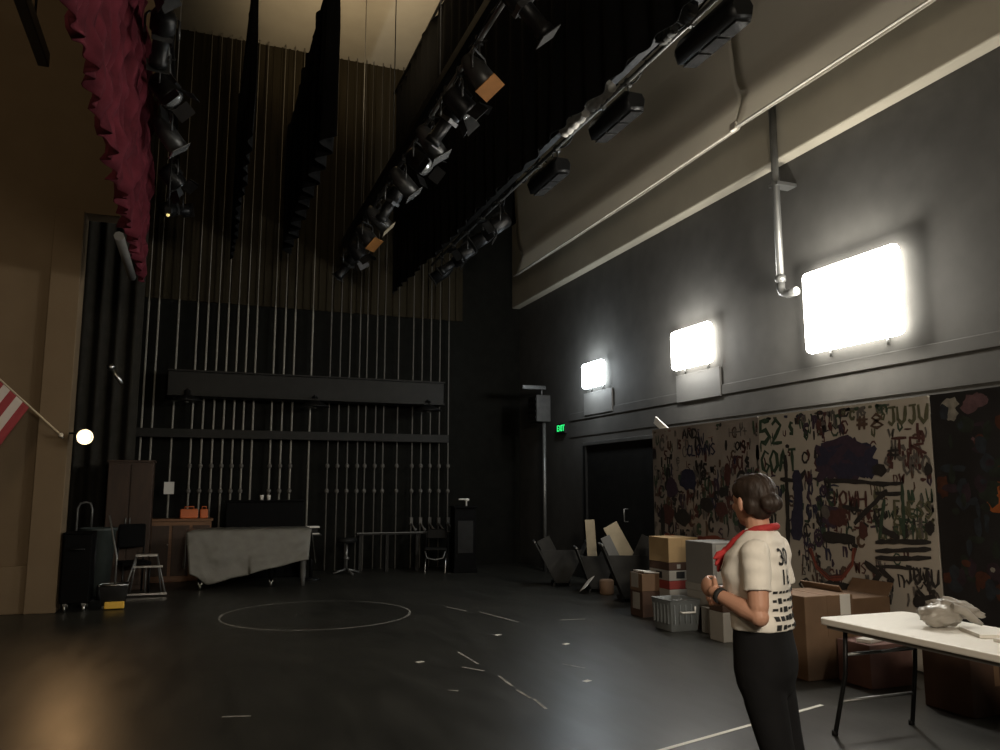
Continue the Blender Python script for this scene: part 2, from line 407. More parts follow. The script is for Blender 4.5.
# black leg curtain beside the proscenium jamb
YL_ = 14.9
xa = ony(58, 400, YL_).x; xb = ony(138, 400, YL_).x
t = thing('leg_curtain', 'tall black leg curtain hanging behind the warm bulb', 'curtain', ((xa+xb)/2, YL_, 0))
def fl(u, v):
    x = xa+(xb-xa)*u
    return Vector((x-(xa+xb)/2, .06*math.sin(2*PI*x/.26)+.02*noise.noise((x*4, v*3, 0)), .02+v*8.6))
MB().grid(fl, 60, 8).build('drape', mat('leg_velvet', (.035, .032, .026), .95, spec=.1), t, solid=.006)
MB().tube((-.6, 0, 8.64), (.6, 0, 8.64), .025).build('batten', M['blackmetal'], t)
# short pale slanted pipe, unattached in the air before the leg
pq = ony(112, 369, 12.9); pr = ony(122, 384, 12.9)
o = MB().tube(pq, pr, .035, .028).tube(pq, pq+(pq-pr)*.25, .05).build('slanted_pipe', M['steel']); tag(o, 'short pale slanted pipe sticking out above the warm bulb', 'pipe')

# ------------------------------------------------------------------ stage lighting rows
def fixture(kind, loc, rz, tilt, label, gel=None, group=None, scale=1.):
    """hangs from a pipe along world Y at loc; body aims along local +X tilted down"""
    t = thing({'fresnel': 'fresnel_spotlight', 'profile': 'profile_spotlight', 'par': 'par_can'}[kind], label, 'stage light', loc, rz, group)
    t.scale = (scale,)*3
    MB().box((0, 0, .0), (.07, .06, .10)).tube((0, 0, -.05), (0, 0, -.14), .012).tube((.03, 0, -.02), (.09, 0, -.02), .009).build('clamp', M['fixgrey'], t, .006)
    c = Vector((0, 0, -.36)); w = .15
    MB().path([(0, -w, c.z), (0, -w, -.18), (0, -w+.03, -.14), (0, w-.03, -.14), (0, w, -.18), (0, w, c.z)], .012, 6).build('yoke', M['fixgrey'], t)
    R = Matrix.Rotation(tilt, 3, 'Y')            # +X axis dips by tilt
    A = R @ Matrix.Rotation(PI/2, 3, 'Y')        # lathe axis z -> +X
    if kind == 'fresnel':
        MB().lathe([(.0, -.16), (.10, -.16), (.125, -.12), (.13, .12), (.118, .15)], c, R=A).box(c+R @ Vector((-.03, 0, .12)), (.16, .12, .06), R).build('housing', M['blackmetal'], t)
        MB().lathe([(.0, .175), (.06, .17), (.10, .155), (.10, .145), (0, .145)], c, R=A).build('lens', gel or M['lens'], t)
        for s in (0, 1, 2, 3):
            a = s*PI/2
            Q = R @ Matrix.Rotation(a, 3, 'X') @ Matrix.Rotation(-.45, 3, 'Y')
            MB().box(c+R @ (Matrix.Rotation(a, 3, 'X') @ Vector((.22, 0, .17))), (.15, .19, .006), Q).build('barn_door', M['blackmetal'], t)
    elif kind == 'profile':
        MB().lathe([(0, -.26), (.09, -.25), (.115, -.2), (.115, -.06), (.075, -.02), (.075, .22), (.088, .23), (.088, .30), (.08, .30)], c, R=A).build('housing', M['blackmetal'], t)
        MB().lathe([(0, .292), (.05, .29), (.075, .28), (0, .275)], c, R=A).build('lens', gel or M['lens'], t)
        MB().box(c+R @ Vector((.315, 0, 0)), (.008, .21, .21), R).build('colour_frame', M['fixgrey'], t)
        MB().box(c+R @ Vector((-.02, 0, 0)), (.05, .18, .18), R).build('shutter_gate', M['fixgrey'], t)
    else:
        MB().lathe([(0, -.24), (.07, -.24), (.085, -.18), (.115, -.08), (.118, .20), (.11, .20), (.108, -.02), (0, -.03)], c, R=A).build('housing', M['fixgrey'] if gel else M['blackmetal'], t)
        MB().lathe([(0, .06), (.10, .05), (.104, .04), (0, .035)], c, R=A).build('lens', gel or M['lens'], t)
        MB().box(c+R @ Vector((.21, 0, 0)), (.008, .25, .25), R).build('colour_frame', gel or M['fixgrey'], t)
    MB().path([(0, .02, -.02), (-.05, .06, -.10), (-.10*math.cos(tilt), .05, -.26), c+R @ Vector((-.16, 0, .04))], .008, 5).build('cable', M['blackmetal'], t)
    return t
def batten(X, Z, y0, y1, label, loops=True):
    t = thing('lighting_batten', label, 'batten', (X, (y0+y1)/2, Z)); yc = (y0+y1)/2
    MB().tube((0, y0-yc, 0), (0, y1-yc, 0), .026).build('pipe', M['greymetal'], t)
    MB().box((0, 0, .20), (.10, y1-y0-.3, .12)).build('raceway', M['blackmetal'], t, .006)
    for y in [y0-yc+.5+i*2.4 for i in range(int((y1-y0-.6)/2.4)+1)]:
        MB().tube((0, y, .26), (0, y, ZC-Z-.01), .008).build('lift_cable', M['greymetal'], t)
    if loops:
        g = MB(); y = y0-yc+.4
        while y < y1-yc-.8:
            L = random.uniform(.35, .7); d = random.uniform(.03, .14); s = random.choice((-1, 1))*.05
            g.path([(s*(.4+.6*math.sin(PI*k/8)), y+L*k/8, .06-d*math.sin(PI*k/8)) for k in range(9)], .011, 6); y += L
        g.build('cable_run', M['blackmetal'], t)
    return t
ZB = 6.05
def batx(px, py): d = ray(px, py); return d.x/d.z*(ZB-HC)
X1 = batx(430, 118); X2 = batx(611, 97); X0 = -.50
batten(X0, ZB+.15, 3.5, 13.6, 'dark lighting pipe with fixtures beside the red valance')
batten(X1, ZB, 3.2, 15.2, 'dark lighting pipe hung over the middle of the stage with many spotlights')
batten(X2, ZB, 3.2, 15.2, 'long lighting pipe with pale cable wraps in front of the screen')
kinds = ['fresnel', 'profile', 'par']
# row beside the valance
for i, (y, k, rz, tl, lab, gel) in enumerate([
        (4.6, 'profile', 1.3, .5, 'profile spotlight high beside the valance, nearest the top of the view', None),
        (5.7, 'par', .5, .7, 'grey par can beside the valance with pale front', M['lens']),
        (6.6, 'fresnel', .3, .8, 'barn-door spotlight beside the valance below the pale par can', None),
        (7.7, 'profile', 1.7, .6, 'profile spotlight beside the middle of the valance aimed along the pipe', None),
        (8.8, 'fresnel', -.4, .9, 'barn-door spotlight beside the middle of the valance aimed at the stage', None),
        (10.0, 'par', .2, .9, 'grey par can beside the lower red folds', M['lens']),
        (11.4, 'fresnel', .5, .7, 'barn-door spotlight just above the tiny yellow pilot light', None),
        (12.8, 'profile', .9, -.3, 'pale-tipped profile spotlight at the far end of the valance row', M['lens'])]):
    fixture(k, (X0, y, ZB+.12), rz, tl, lab, gel, 'stage lights beside the valance')
p = onx(168, 215, X0)
t = thing('pilot_light', 'tiny yellow pilot light glowing below the valance lighting row', 'pilot light', p)
MB().box((0, 0, .05), (.08, .08, .08)).tube((0, 0, .09), (0, 0, ZB+.15-p.z), .012).build('body', M['blackmetal'], t)
MB().ell((0, 0, 0), (.022, .022, .022)).build('bulb', M['pilot'], t)
# middle row
spec = [(4.6, 'fresnel', None, 'black barn-door spotlight at the near end of the middle row'),
        (5.9, 'profile', None, 'profile spotlight with a grey frame, ahead of the amber one'),
        (7.1, 'par', M['amber'], 'par can with a glowing amber filter on the middle lighting row'),
        (7.75, 'fresnel', None, 'boxy black spotlight right after the amber par can'),
        (8.2, 'profile', None, 'profile spotlight second after the amber par can'),
        (8.85, 'par', M['lens'], 'par can with a bright silvery front in the middle row'),
        (9.4, 'fresnel', None, 'black barn-door spotlight after the silvery par can'),
        (10.2, 'par', M['lens'], 'second silvery-fronted par can further down the middle row'),
        (11.0, 'profile', None, 'profile spotlight between the silvery and the cream par cans'),
        (11.8, 'par', M['cream'], 'par can with a cream filter on the middle lighting row'),
        (12.7, 'par', M['amber'], 'par can with a dull brown filter beyond the cream one'),
        (13.6, 'fresnel', None, 'grey barn-door spotlight second from the far end of the middle row'),
        (14.5, 'profile', None, 'profile spotlight at the far end of the middle row')]
for i, (y, k, gel, lab) in enumerate(spec):
    fixture(k, (X1, y, ZB), (.2 if i % 2 else -.5) + (PI if k == 'profile' and i % 4 == 0 else 0) - .3, .75+.1*(i % 3), lab, gel, 'stage lights on the middle row')
# row in front of the screen: long strip floods under the pipe
def strip(y, label):
    t = thing('hanging_strip_flood', label, 'stage light', (X2+.02, y, ZB), 0, 'strip floods in front of the screen')
    pr = [(-.10, 0, -.16), (.10, 0, -.16), (.15, 0, -.24), (.13, 0, -.36), (-.10, 0, -.40), (-.15, 0, -.27)]
    L = .92
    rings = []
    for yy, s in ((-L/2, .72), (-L/2+.07, 1), (L/2-.07, 1), (L/2, .72)):
        rings.append([Vector((x*s, yy, -.28+(z+.28)*s)) for x, _, z in pr])
    b = MB().loft(rings); b.build('housing', M['blackmetal'], t)
    for i in range(3):
        MB().box((.03, -.29+.29*i, -.392), (.15, .25, .012), Matrix.Rotation(-.16, 3, 'Y')).build('lens', M['darklens'], t)
    for yy in (-.3, .3): MB().box((0, yy, 0), (.07, .05, .09)).tube((0, yy, -.04), (0, yy, -.17), .011).build('clamp', M['greymetal'], t)
    return t
ys = [onx(710, 33, X2).y, onx(614, 118, X2).y, onx(547, 178, X2).y]
for y, lab in zip(ys, ('longest black strip flood, nearest of those hanging before the pale screen', 'middle black strip flood hanging before the pale screen', 'small dark strip flood hanging near the far edge of the pale screen')):
    strip(y, lab)
for i, (y, k, lab) in enumerate([(11.3, 'fresnel', 'dim barn-door spotlight just past the far edge of the pale screen'), (12.1, 'par', 'dim par can second past the far edge of the screen'), (12.9, 'fresnel', 'dim barn-door spotlight third past the far edge of the screen'),
                                 (13.7, 'profile', 'dim profile spotlight fourth past the far edge of the screen'), (14.5, 'par', 'dim par can at the far end of the screen row')]):
    fixture(k, (X2, y, ZB), PI*.9, .6, lab, None, 'stage lights past the screen edge')
# pale wraps / sheets clipped along the third pipe
cw = [((620, 86), (598, 104)), ((593, 108), (571, 130)), ((684, 27), (668, 38)), ((702, 5), (690, 17))]
for i, (a, b) in enumerate(cw):
    pa, pb = onx(*a, X2), onx(*b, X2); yc = (pa.y+pb.y)/2; L = abs(pb.y-pa.y)
    t = thing('cable_wrap', ['bright white cable bundle on the pipe over the middle strip flood', 'bright white cable bundle on the pipe just before the middle strip flood ends', 'dull pale cable bundle on the pipe beside the longest strip flood', 'pale cable bundle on the pipe above the longest strip flood'][i], 'cable', (X2-.02, yc, ZB+.05), 0, 'cable bundles on the screen row')
    n = max(2, int(L/.18)); 
    for k in range(2):
        MB().path([(-.08-.03*k, -L/2+L*j/12, .02*math.sin(j*1.9+k)+.04*k-.06) for j in range(13)], .055-.012*k, 8).build('cable', M['paper'] if i < 2 else M['greypanel'], t)
    for k in range(n):
        MB().box((-.05, -L/2+L*(k+.5)/n, .01), (.11, .025, .12)).build('tie', M['blackmetal'], t)

# ------------------------------------------------------------------ far side wall equipment: rope lines, rails
YR = YF-.22
g1a, g1b = ony(168, 384, YR-.25), ony(440, 390, YR-.25)
t = thing('gallery_beam', 'deep dark beam crossing the far wall above the thin rail', 'beam', ((g1a.x+g1b.x)/2, YR-.35, g1a.z-.2)); L = g1b.x-g1a.x
MB().box((0, 0, .2), (L, .35, .42)).build('web', M['galv'], t, .01)
MB().box((0, -.03, .42), (L, .45, .03)).box((0, -.03, -.02), (L, .45, .03)).build('flange', M['galv'], t, .004)
for x in (-L/2, -L/6, L/6, L/2): MB().box((x*.98, .35, .2), (.08, .40, .12)).build('bracket', M['galv'], t)
g2a, g2b = ony(128, 432, YR-.12), ony(448, 437, YR-.12)
t = thing('guide_rail', 'thin dark rail crossing the far wall below the deep beam', 'rail', ((g2a.x+g2b.x)/2, YR-.13, g2a.z)); L = g2b.x-g2a.x
MB().box((0, 0, 0), (L, .10, .16)).build('channel', M['galv'], t, .006)
for x in (-.48, -.16, .16, .48): MB().box((x*L, .21, 0), (.07, .34, .08)).build('bracket', M['galv'], t)
lk1, lk2 = ony(356, 533, YR-.4), ony(455, 532, YR-.4)
t = thing('locking_rail', 'low rail with a pale top edge at the foot of the far wall', 'rail', ((lk1.x+lk2.x)/2, YR-.42, 0)); L = lk2.x-lk1.x; zk = lk1.z
MB().box((0, 0, zk-.02), (L, .16, .04)).build('top_plate', M['galv'], t, .004)
MB().box((0, -.085, zk), (L, .01, .012)).build('edge_strip', M['greymetal'], t)
for x in (-.46, -.2, .1, .46): MB().box((x*L, 0, (zk-.04)/2), (.06, .10, zk-.04)).build('post', M['galv'], t)
ropes = [130, 140.5, 151, 171.5, 191, 201.7, 212.5, 222.6, 232.7, 242.4, 252, 270.5, 281, 291, 309, 328, 338, 347.6, 357.6, 365, 375, 383, 397, 412, 421, 430, 439, 448]
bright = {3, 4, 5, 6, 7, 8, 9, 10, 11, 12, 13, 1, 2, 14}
ylock = [(466, 2.0), (491, 1.5)]
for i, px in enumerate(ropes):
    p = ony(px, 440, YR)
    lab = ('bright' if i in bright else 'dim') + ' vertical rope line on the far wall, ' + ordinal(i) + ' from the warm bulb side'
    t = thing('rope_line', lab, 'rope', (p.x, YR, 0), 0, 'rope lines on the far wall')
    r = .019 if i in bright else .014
    MB().path([(0, 0, .005), (0, 0, 2.6), (0, 0, 5.0), (0, 0, 5.12), (0, 0, ZC-.02)], [r, r, r, .008, .008], 6).build('rope', M['rope'] if i in bright else M['ropedim'], t)  # narrowed upper run stands in for the shade high on the wall
    if i > 3 and i not in (10, 14):
        for y, _ in ylock:
            z = ony(px, y, YR).z
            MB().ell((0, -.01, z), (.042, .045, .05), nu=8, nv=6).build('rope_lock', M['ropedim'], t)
    if px > 400:
        z = ony(px, 521, YR-.1).z
        MB().box((0, -.02, z), (.06, .08, .14)).tube((0, -.04, z-.05), (0, -.34, z-.15), .018).build('lock_handle', M['ropedim'], t)
        MB().ell((0, -.36, z-.155), (.035, .03, .03), nu=8, nv=6).build('grip', M['greypanel'], t)
p = ony(169, 488, YR-.03)
o = MB().box(p, (.17, .01, .22)).build('paper_notice', M['paper']); tag(o, 'small white paper notice fixed to a rope line above the brown cabinet', 'notice')
for i, (px, py, lab) in enumerate([(187, 398, 'dark dome lamp under the beam near the warm bulb side'), (315, 404, 'dark dome lamp under the middle of the beam'), (428, 408, 'dark dome lamp under the beam near the black corner')]):
    p = ony(px, py, YR-.55)
    t = thing('dome_lamp', lab, 'lamp', p, 0, 'dome lamps under the beam')
    MB().lathe([(.27, -.06), (.265, -.04), (.15, .02), (.06, .07), (.05, .14), (0, .15)]).build('shade', M['blackmetal'], t)
    MB().ell((0, 0, -.03), (.05, .05, .06)).build('bulb', M['greypanel'], t)
    zt = g1a.z-.22-p.z
    MB().path([(0, 0, .14), (0, 0, max(.16, zt-.02)), (0, .2, max(.18, zt+.02))], .016).build('stem', M['blackmetal'], t)

# ------------------------------------------------------------------ flag and warm bulb
b0 = ony(61, 435, YW-.20)
tipdir = (ony(-60, 325, YW-.9) - b0)
t = thing('flag', 'striped flag with a dark starred corner on a slanting pole at the beige wall', 'flag', b0)
MB().tube((0, 0, 0), tipdir, .012, .012).build('pole', M['tan'], t)
MB().ell((0, 0, 0), (.03, .03, .03)).tube((.0, .0, -.01), (.01, .085, -.03), .012).build('bracket', M['hempipe'], t)
MB().ell(tipdir, (.028, .028, .04)).build('finial', M['yellow'], t)
fm = bpy.data.materials.new('flag_cloth'); fm.use_nodes = True
nt = fm.node_tree; b = nt.nodes['Principled BSDF']; b.inputs['Roughness'].default_value = .8
uvn = nt.nodes.new('ShaderNodeUVMap'); sep = nt.nodes.new('ShaderNodeSeparateXYZ'); L_ = nt.links.new
L_(uvn.outputs[0], sep.inputs[0])
def math_node(op, a, b_):
    n = nt.nodes.new('ShaderNodeMath'); n.operation = op
    for i, x in enumerate((a, b_)):
        if isinstance(x, (int, float)): n.inputs[i].default_value = x
        else: L_(x, n.inputs[i])
    return n.outputs[0]
U, V = sep.outputs[0], sep.outputs[1]
stripe = math_node('LESS_THAN', math_node('MODULO', math_node('MULTIPLY', V, 6.5), 1.), .5)
mixs = nt.nodes.new('ShaderNodeMix'); mixs.data_type = 'RGBA'; L_(stripe, mixs.inputs[0])
mixs.inputs[6].default_value = (.52, .46, .40, 1); mixs.inputs[7].default_value = (.24, .022, .025, 1)
canton = math_node('MULTIPLY', math_node('GREATER_THAN', V, 7/13), math_node('LESS_THAN', U, .42))
mixc = nt.nodes.new('ShaderNodeMix'); mixc.data_type = 'RGBA'; L_(canton, mixc.inputs[0]); L_(mixs.outputs[2], mixc.inputs[6])
# stars: small dots in rows inside the dark corner
du = math_node('SUBTRACT', math_node('MODULO', math_node('MULTIPLY', U, 26.), 1.), .5); dv = math_node('SUBTRACT', math_node('MODULO', math_node('MULTIPLY', V, 19.), 1.), .5)
dot = math_node('LESS_THAN', math_node('ADD', math_node('MULTIPLY', du, du), math_node('MULTIPLY', dv, dv)), .05)
mixd = nt.nodes.new('ShaderNodeMix'); mixd.data_type = 'RGBA'; L_(dot, mixd.inputs[0]); mixd.inputs[6].default_value = (.012, .016, .05, 1); mixd.inputs[7].default_value = (.7, .68, .62, 1)
L_(mixd.outputs[2], mixc.inputs[7]); L_(mixc.outputs[2], b.inputs['Base Color'])
fmb = MB()
dn = tipdir.normalized(); Lp = tipdir.length
# the cloth is laced to the pole from about 0.4 of its length outwards; the fly falls away down and outwards
h0 = (ony(29, 407, YW-.38)-b0).length; hoist = Lp-h0-.05; fly = hoist*1.55
fall = (ony(-20, 470, YW-.5) - ony(29, 407, YW-.38)).normalized()
def ff(u, v):
    base = dn*(h0+hoist*v)
    return base + fall*(fly*u) + Vector((0, -1, 0))*(.05*math.sin(u*9+v*2)*u) + dn*(-.25*u*u*fly*.2)
nU, nV = 40, 26
vs = [[fmb.bm.verts.new(ff(i/nU, j/nV)) for i in range(nU+1)] for j in range(nV+1)]
uvl = fmb.bm.loops.layers.uv.new('UVMap')
for j in range(nV):
    for i in range(nU):
        f = fmb.bm.faces.new((vs[j][i], vs[j][i+1], vs[j+1][i+1], vs[j+1][i])); f.smooth = True
        for lp, (a, c) in zip(f.loops, ((i, j), (i+1, j), (i+1, j+1), (i, j+1))): lp[uvl].uv = (a/nU, c/nV)
fmb.build('cloth', fm, t, solid=.002)

p = ony(85, 437, YW-.28)
t = thing('warm_bulb', 'glowing warm round lamp on a bracket at the edge of the beige wall', 'lamp', p)
MB().ell((0, 0, 0), (.066, .066, .07)).build('globe', M['bulb'], t)
MB().lathe([(.05, .10), (.08, .05), (.098, -.01), (.103, -.01), (.085, .06), (.055, .115)], (0, 0, 0), R=Matrix.Rotation(-PI/2, 3, 'X')).build('reflector', M['greymetal'], t)
MB().lathe([(.03, .09), (.045, .10), (.045, .16), (.02, .18), (0, .18)], R=Matrix.Rotation(-PI/2, 3, 'X')).build('socket', M['greymetal'], t)
bl = p+Vector((.0, -.11, 0))
lamp('SPOT', 'bulb_lamp', bl, 48, (1., .56, .24), .07, aim(bl, (-.2, 4., 0)), math.radians(120), 1.)
MB().path([(0, .17, 0), (-.03, .20, .04), (-.10, .22, .06), (xe-p.x-.04, .27, .06)], .014).build('arm', M['blackmetal'], t)

# ------------------------------------------------------------------ things at the far side of the stage
def place(px, py, z=0.): return onz(px, py, z)
# tall dark plywood wardrobe
yw = 14.1; x0 = ony(104, 530, yw).x; x1 = ony(150, 530, yw).x; zt = ony(128, 462, yw).z
t = thing('wardrobe', 'tall dark brown wooden cabinet beside the warm bulb', 'cabinet', ((x0+x1)/2, yw+.25, 0)); w = x1-x0
MB().box((0, 0, zt/2), (w, .5, zt)).box((0, -.01, zt+.015), (w+.04, .54, .03)).build('body', M['darkwood'], t, .006)
for s in (-1, 1):
    dd = MB().box((s*w/4, -.262, zt/2+.02), (w/2-.02, .02, zt-.12)).build('door', M['darkwood'], t, .004)
    MB().tube((s*.03, -.29, 1.0), (s*.03, -.29, 1.12), .01).build('handle', M['greymetal'], dd)
# low brown cabinet
yw = 14.95; x0 = ony(149, 550, yw).x; x1 = .30; zt = ony(170, 519, yw).z
t = thing('low_cabinet', 'low brown wooden cupboard behind the covered piano', 'cabinet', ((x0+x1)/2, yw+.22, 0)); w = x1-x0
MB().box((0, 0, zt/2), (w, .44, zt-.04)).box((0, -.01, zt-.02), (w+.05, .50, .04)).box((0, .01, .03), (w-.04, .4, .06)).build('body', M['wood'], t, .005)
for i in range(3):
    dd = MB().box((-w/2+w*(i+.5)/3, -.23, zt/2), (w/3-.05, .02, zt-.22)).build('door', M['darkwood'], t, .004)
    MB().ell((-w/2+w*(i+.5)/3+.12, -.25, zt/2+.1), (.015, .015, .015), nu=8, nv=6).build('knob', M['steel'], dd)
for i, (a, b_, lab) in enumerate([(180, 198, 'wider orange plastic case on the low brown cupboard'), (200, 208, 'smaller orange plastic case beside the wider one')]):
    pa, pb = ony(a, 514, yw+.1), ony(b_, 514, yw+.1)
    t = thing('tool_case', lab, 'case', ((pa.x+pb.x)/2, yw+.2, zt), 0, 'orange cases on the cupboard'); w = pb.x-pa.x
    MB().box((0, 0, .08), (w, .2, .16)).build('case', M['orange'], t, .02)
    MB().path([(-w*.25, 0, .16), (-w*.25, 0, .20), (w*.25, 0, .20), (w*.25, 0, .16)], .010).build('handle', M['orange'], t)
# upright piano behind
yw = 15.0; x0 = ony(226, 520, yw).x; x1 = ony(304, 520, yw).x; zt = ony(265, 502, yw).z
t = thing('upright_piano', 'black upright piano against the far wall behind the plastic sheet', 'piano', ((x0+x1)/2, yw+.3, 0)); w = x1-x0
MB().box((0, .05, zt/2), (w, .38, zt)).box((0, .04, zt+.015), (w+.04, .44, .03)).box((-w/2+.03, -.2, .34), (.06, .32, .68)).box((w/2-.03, -.2, .34), (.06, .32, .68)).build('case', M['pianoblack'], t, .01)
MB().box((0, -.22, .70), (w-.06, .34, .06)).build('key_bed', M['pianoblack'], t, .006)
MB().box((0, -.27, .745), (w-.2, .14, .03)).build('keys', M['paper'], t)
for i, (a, lab) in enumerate([(262, 'small white cup on the upright piano'), (269, 'second small white cup on the upright piano, further from the cupboard')]):
    p = ony(a, 498, yw+.25)
    o = MB().lathe([(0, 0), (.028, 0), (.036, .09), (.032, .09), (.026, .008), (0, .008)], (p.x, yw+.3, zt+.031)).build('cup', M['paper']); tag(o, lab, 'cup', 'cups on the piano')
# covered grand piano
yc_ = 13.95
x0 = ony(188, 555, yc_).x; x1 = ony(306, 545, yc_).x; zt = ony(250, 530, yc_-.3).z; w = x1-x0
t = thing('grand_piano', 'black grand piano under a dusty plastic sheet at the far side', 'piano', ((x0+x1)/2, yc_, 0))
outline = [(-w/2, -.30), (w/2-.05, -.30), (w/2, -.1), (w/2-.03, .25), (w/2-.35, .42), (0, .36), (-w/2+.3, .42), (-w/2, .36)]
MB().prism([(a, b_, zt-.34) for a, b_ in outline], (0, 0, .30)).build('case', M['pianoblack'], t, .01)
MB().prism([(a*1.01, b_*1.01, zt-.035) for a, b_ in outline], (0, 0, .02)).build('lid', M['pianoblack'], t, .004)
for lx, ly in ((-w/2+.2, -.2), (-w/2+.2, .3), (ony(271, 575, yc_-.15).x-(x0+x1)/2, -.16)):
    lg = MB().lathe([(.035, .09), (.045, .2), (.06, .4), (.07, zt-.34)], (lx, ly, 0)).build('leg', M['pianoblack'], t)
    MB().tube((lx-.02, ly, .05), (lx+.02, ly, .05), .05, n=14).box((lx, ly, .095), (.06, .06, .03)).build('caster', M['steel'], lg)
lx = w/2-.06
lg = MB().lathe([(.03, .0), (.045, .2), (.055, zt-.34)], (lx, -.2, 0)).build('leg', M['greypanel'], t)
# plastic sheet draped over it: hangs to the floor at one end, short at the other
sh = MB(); cxp = (x0+x1)/2
def fs(u, v):
    x = -w/2-.04+(w+.08)*u
    wr = .014*noise.noise((x*6, v*8, 0))+.016*noise.noise((x*2.5, v*4, 5))
    top = zt+.012
    hem = .04+.40*u+.006*math.sin(u*23) + .26*max(0, 1-u/.14)
    if u < .03 or u > .97: pass
    # v 0..0.35 top from back to front, 0.35..1 falls
    if v < .3:
        y = .40-.73*(v/.3); z = top+abs(wr)*.6
    else:
        k = (v-.3)/.7
        y = -.335-.10*k-.008*math.sin(x*9)*k + wr*.6; z = top*(1-k)+hem*k
    tap = min(1, u/.06)
    z = z-(1-tap)*.03
    xe_ = x + (.10*(1-u)*max(0, v-.3) if u < .5 else -.14*max(0, v-.3)*(u-.5))
    return Vector((xe_+cxp, y+yc_, z))
sh.grid(fs, 60, 44)
def fs2(u, v):   # end flap
    y = .40-.735*u; k = v
    return Vector((x1+.04+.06*k+.02*math.sin(u*9)*k, y+yc_-.10*k*(u > .9), (zt+.012)*(1-k)+k*(.42+.05*math.sin(u*5))))
sh.grid(fs2, 18, 12)
def fs3(u, v):
    y = .40-.735*u; k = v
    return Vector((x0-.04-.02*k+.02*math.sin(u*8)*k, y+yc_-.10*k*(u > .9), (zt-.02)*(1-k)+k*.34))
sh.grid(fs3, 18, 12)
o = sh.build('plastic_sheet', M['sheet'], solid=.003); tag(o, 'dusty grey plastic sheet draped over the grand piano', 'sheet')
# stack of folders on a small black stand beside the piano
px_ = ony(312, 533, 14.5)
t = thing('side_stand', 'small black stand with white folders beside the covered piano', 'stand', (px_.x, 14.5, 0))
MB().box((0, 0, px_.z-.03), (.30, .3, .03)).build('shelf', M['blackpaint'], t, .004)
MB().tube((0, 0, .03), (0, 0, px_.z-.04), .03).lathe([(0, 0), (.17, 0), (.17, .02), (.03, .05), (0, .05)]).build('post', M['blackmetal'], t)
for i, (dz, lab) in enumerate([(0, 'white folder lying flat on the small black stand'), (.12, 'upper white folder on a block on the small black stand')]):
    b_ = MB().box((px_.x, 14.47, px_.z-.013+dz), (.22, .22, .025))
    if i: b_.box((px_.x+.02, 14.5, px_.z+.052), (.14, .14, .10), mi=1)
    o = b_.build('folder', [M['paper'], M['blackpaint']]); tag(o, lab, 'folder', 'white folders by the piano')
# pedestal stool
p = place(346, 574)
t = thing('pedestal_stool', 'dark round stool on a grey pedestal with a cross foot', 'stool', p)
zs = ony(346, 541, p.y).z
MB().lathe([(0, zs-.03), (.17, zs-.03), (.19, zs), (.18, zs+.05), (0, zs+.06)]).build('seat', M['blackpaint'], t)
MB().tube((0, 0, .06), (0, 0, zs-.02), .025).lathe([(.026, .25), (.05, .27), (.05, .30), (.026, .32)]).build('column', M['greymetal'], t)
for k in range(4):
    a = k*PI/2+.3
    MB().path([(0, 0, .09), (.13*math.cos(a), .13*math.sin(a), .06), (.27*math.cos(a), .27*math.sin(a), .022)], [.022, .02, .018]).build('foot', M['greymetal'], t)
# folding chair
p = place(432, 571)
t = thing('folding_chair', 'dark folding chair with pale crossed legs in front of the low rail', 'chair', (p.x, p.y-.25, 0), -.35)
zs = .44
MB().box((0, 0, zs), (.40, .38, .03)).build('seat', M['blackpaint'], t, .01)
MB().path([(-.2, .17, zs-.1), (-.2, .2, .72), (-.14, .22, .79), (.14, .22, .79), (.2, .2, .72), (.2, .17, zs-.1)], .013).build('back_frame', M['blackmetal'], t)
MB().box((0, .215, .70), (.36, .02, .16)).build('backrest', M['blackpaint'], t, .006)
MB().path([(-.19, -.18, zs-.04), (-.15, -.21, zs-.16), (0, -.22, zs-.19), (.15, -.21, zs-.16), (.19, -.18, zs-.04)], .014).build('front_stretcher', M['greymetal'], t)
for s in (-1, 1):
    MB().tube((s*.19, -.20, .0), (s*.19, .14, zs), .012).build('leg', M['steel'], t)
    MB().tube((s*.20, .22, .0), (s*.20, -.14, zs), .012).build('leg', M['blackmetal'], t)
# black lectern with a small pale tap-like lamp
p = place(467, 573)
t = thing('lectern', 'black box lectern in the dark corner with a small pale lamp on top', 'lectern', (p.x, p.y+.25, 0), -.1)
zt = ony(467, 508, p.y).z
MB().box((0, 0, zt/2), (.42, .4, zt)).box((0, -.02, zt+.015), (.47, .46, .03)).box((0, -.01, .04), (.46, .44, .08)).build('body', M['pianoblack'], t, .008)
MB().box((0, -.205, zt*.55), (.30, .01, zt*.5)).build('panel', M['blackpaint'], t, .004)
lmp = MB().path([(.06, 0, zt+.03), (.06, 0, zt+.13), (.04, -.02, zt+.16), (-.10, -.05, zt+.16)], .016).ell((.07, 0, zt+.15), (.05, .035, .03)).build('lamp', M['paper'], t)

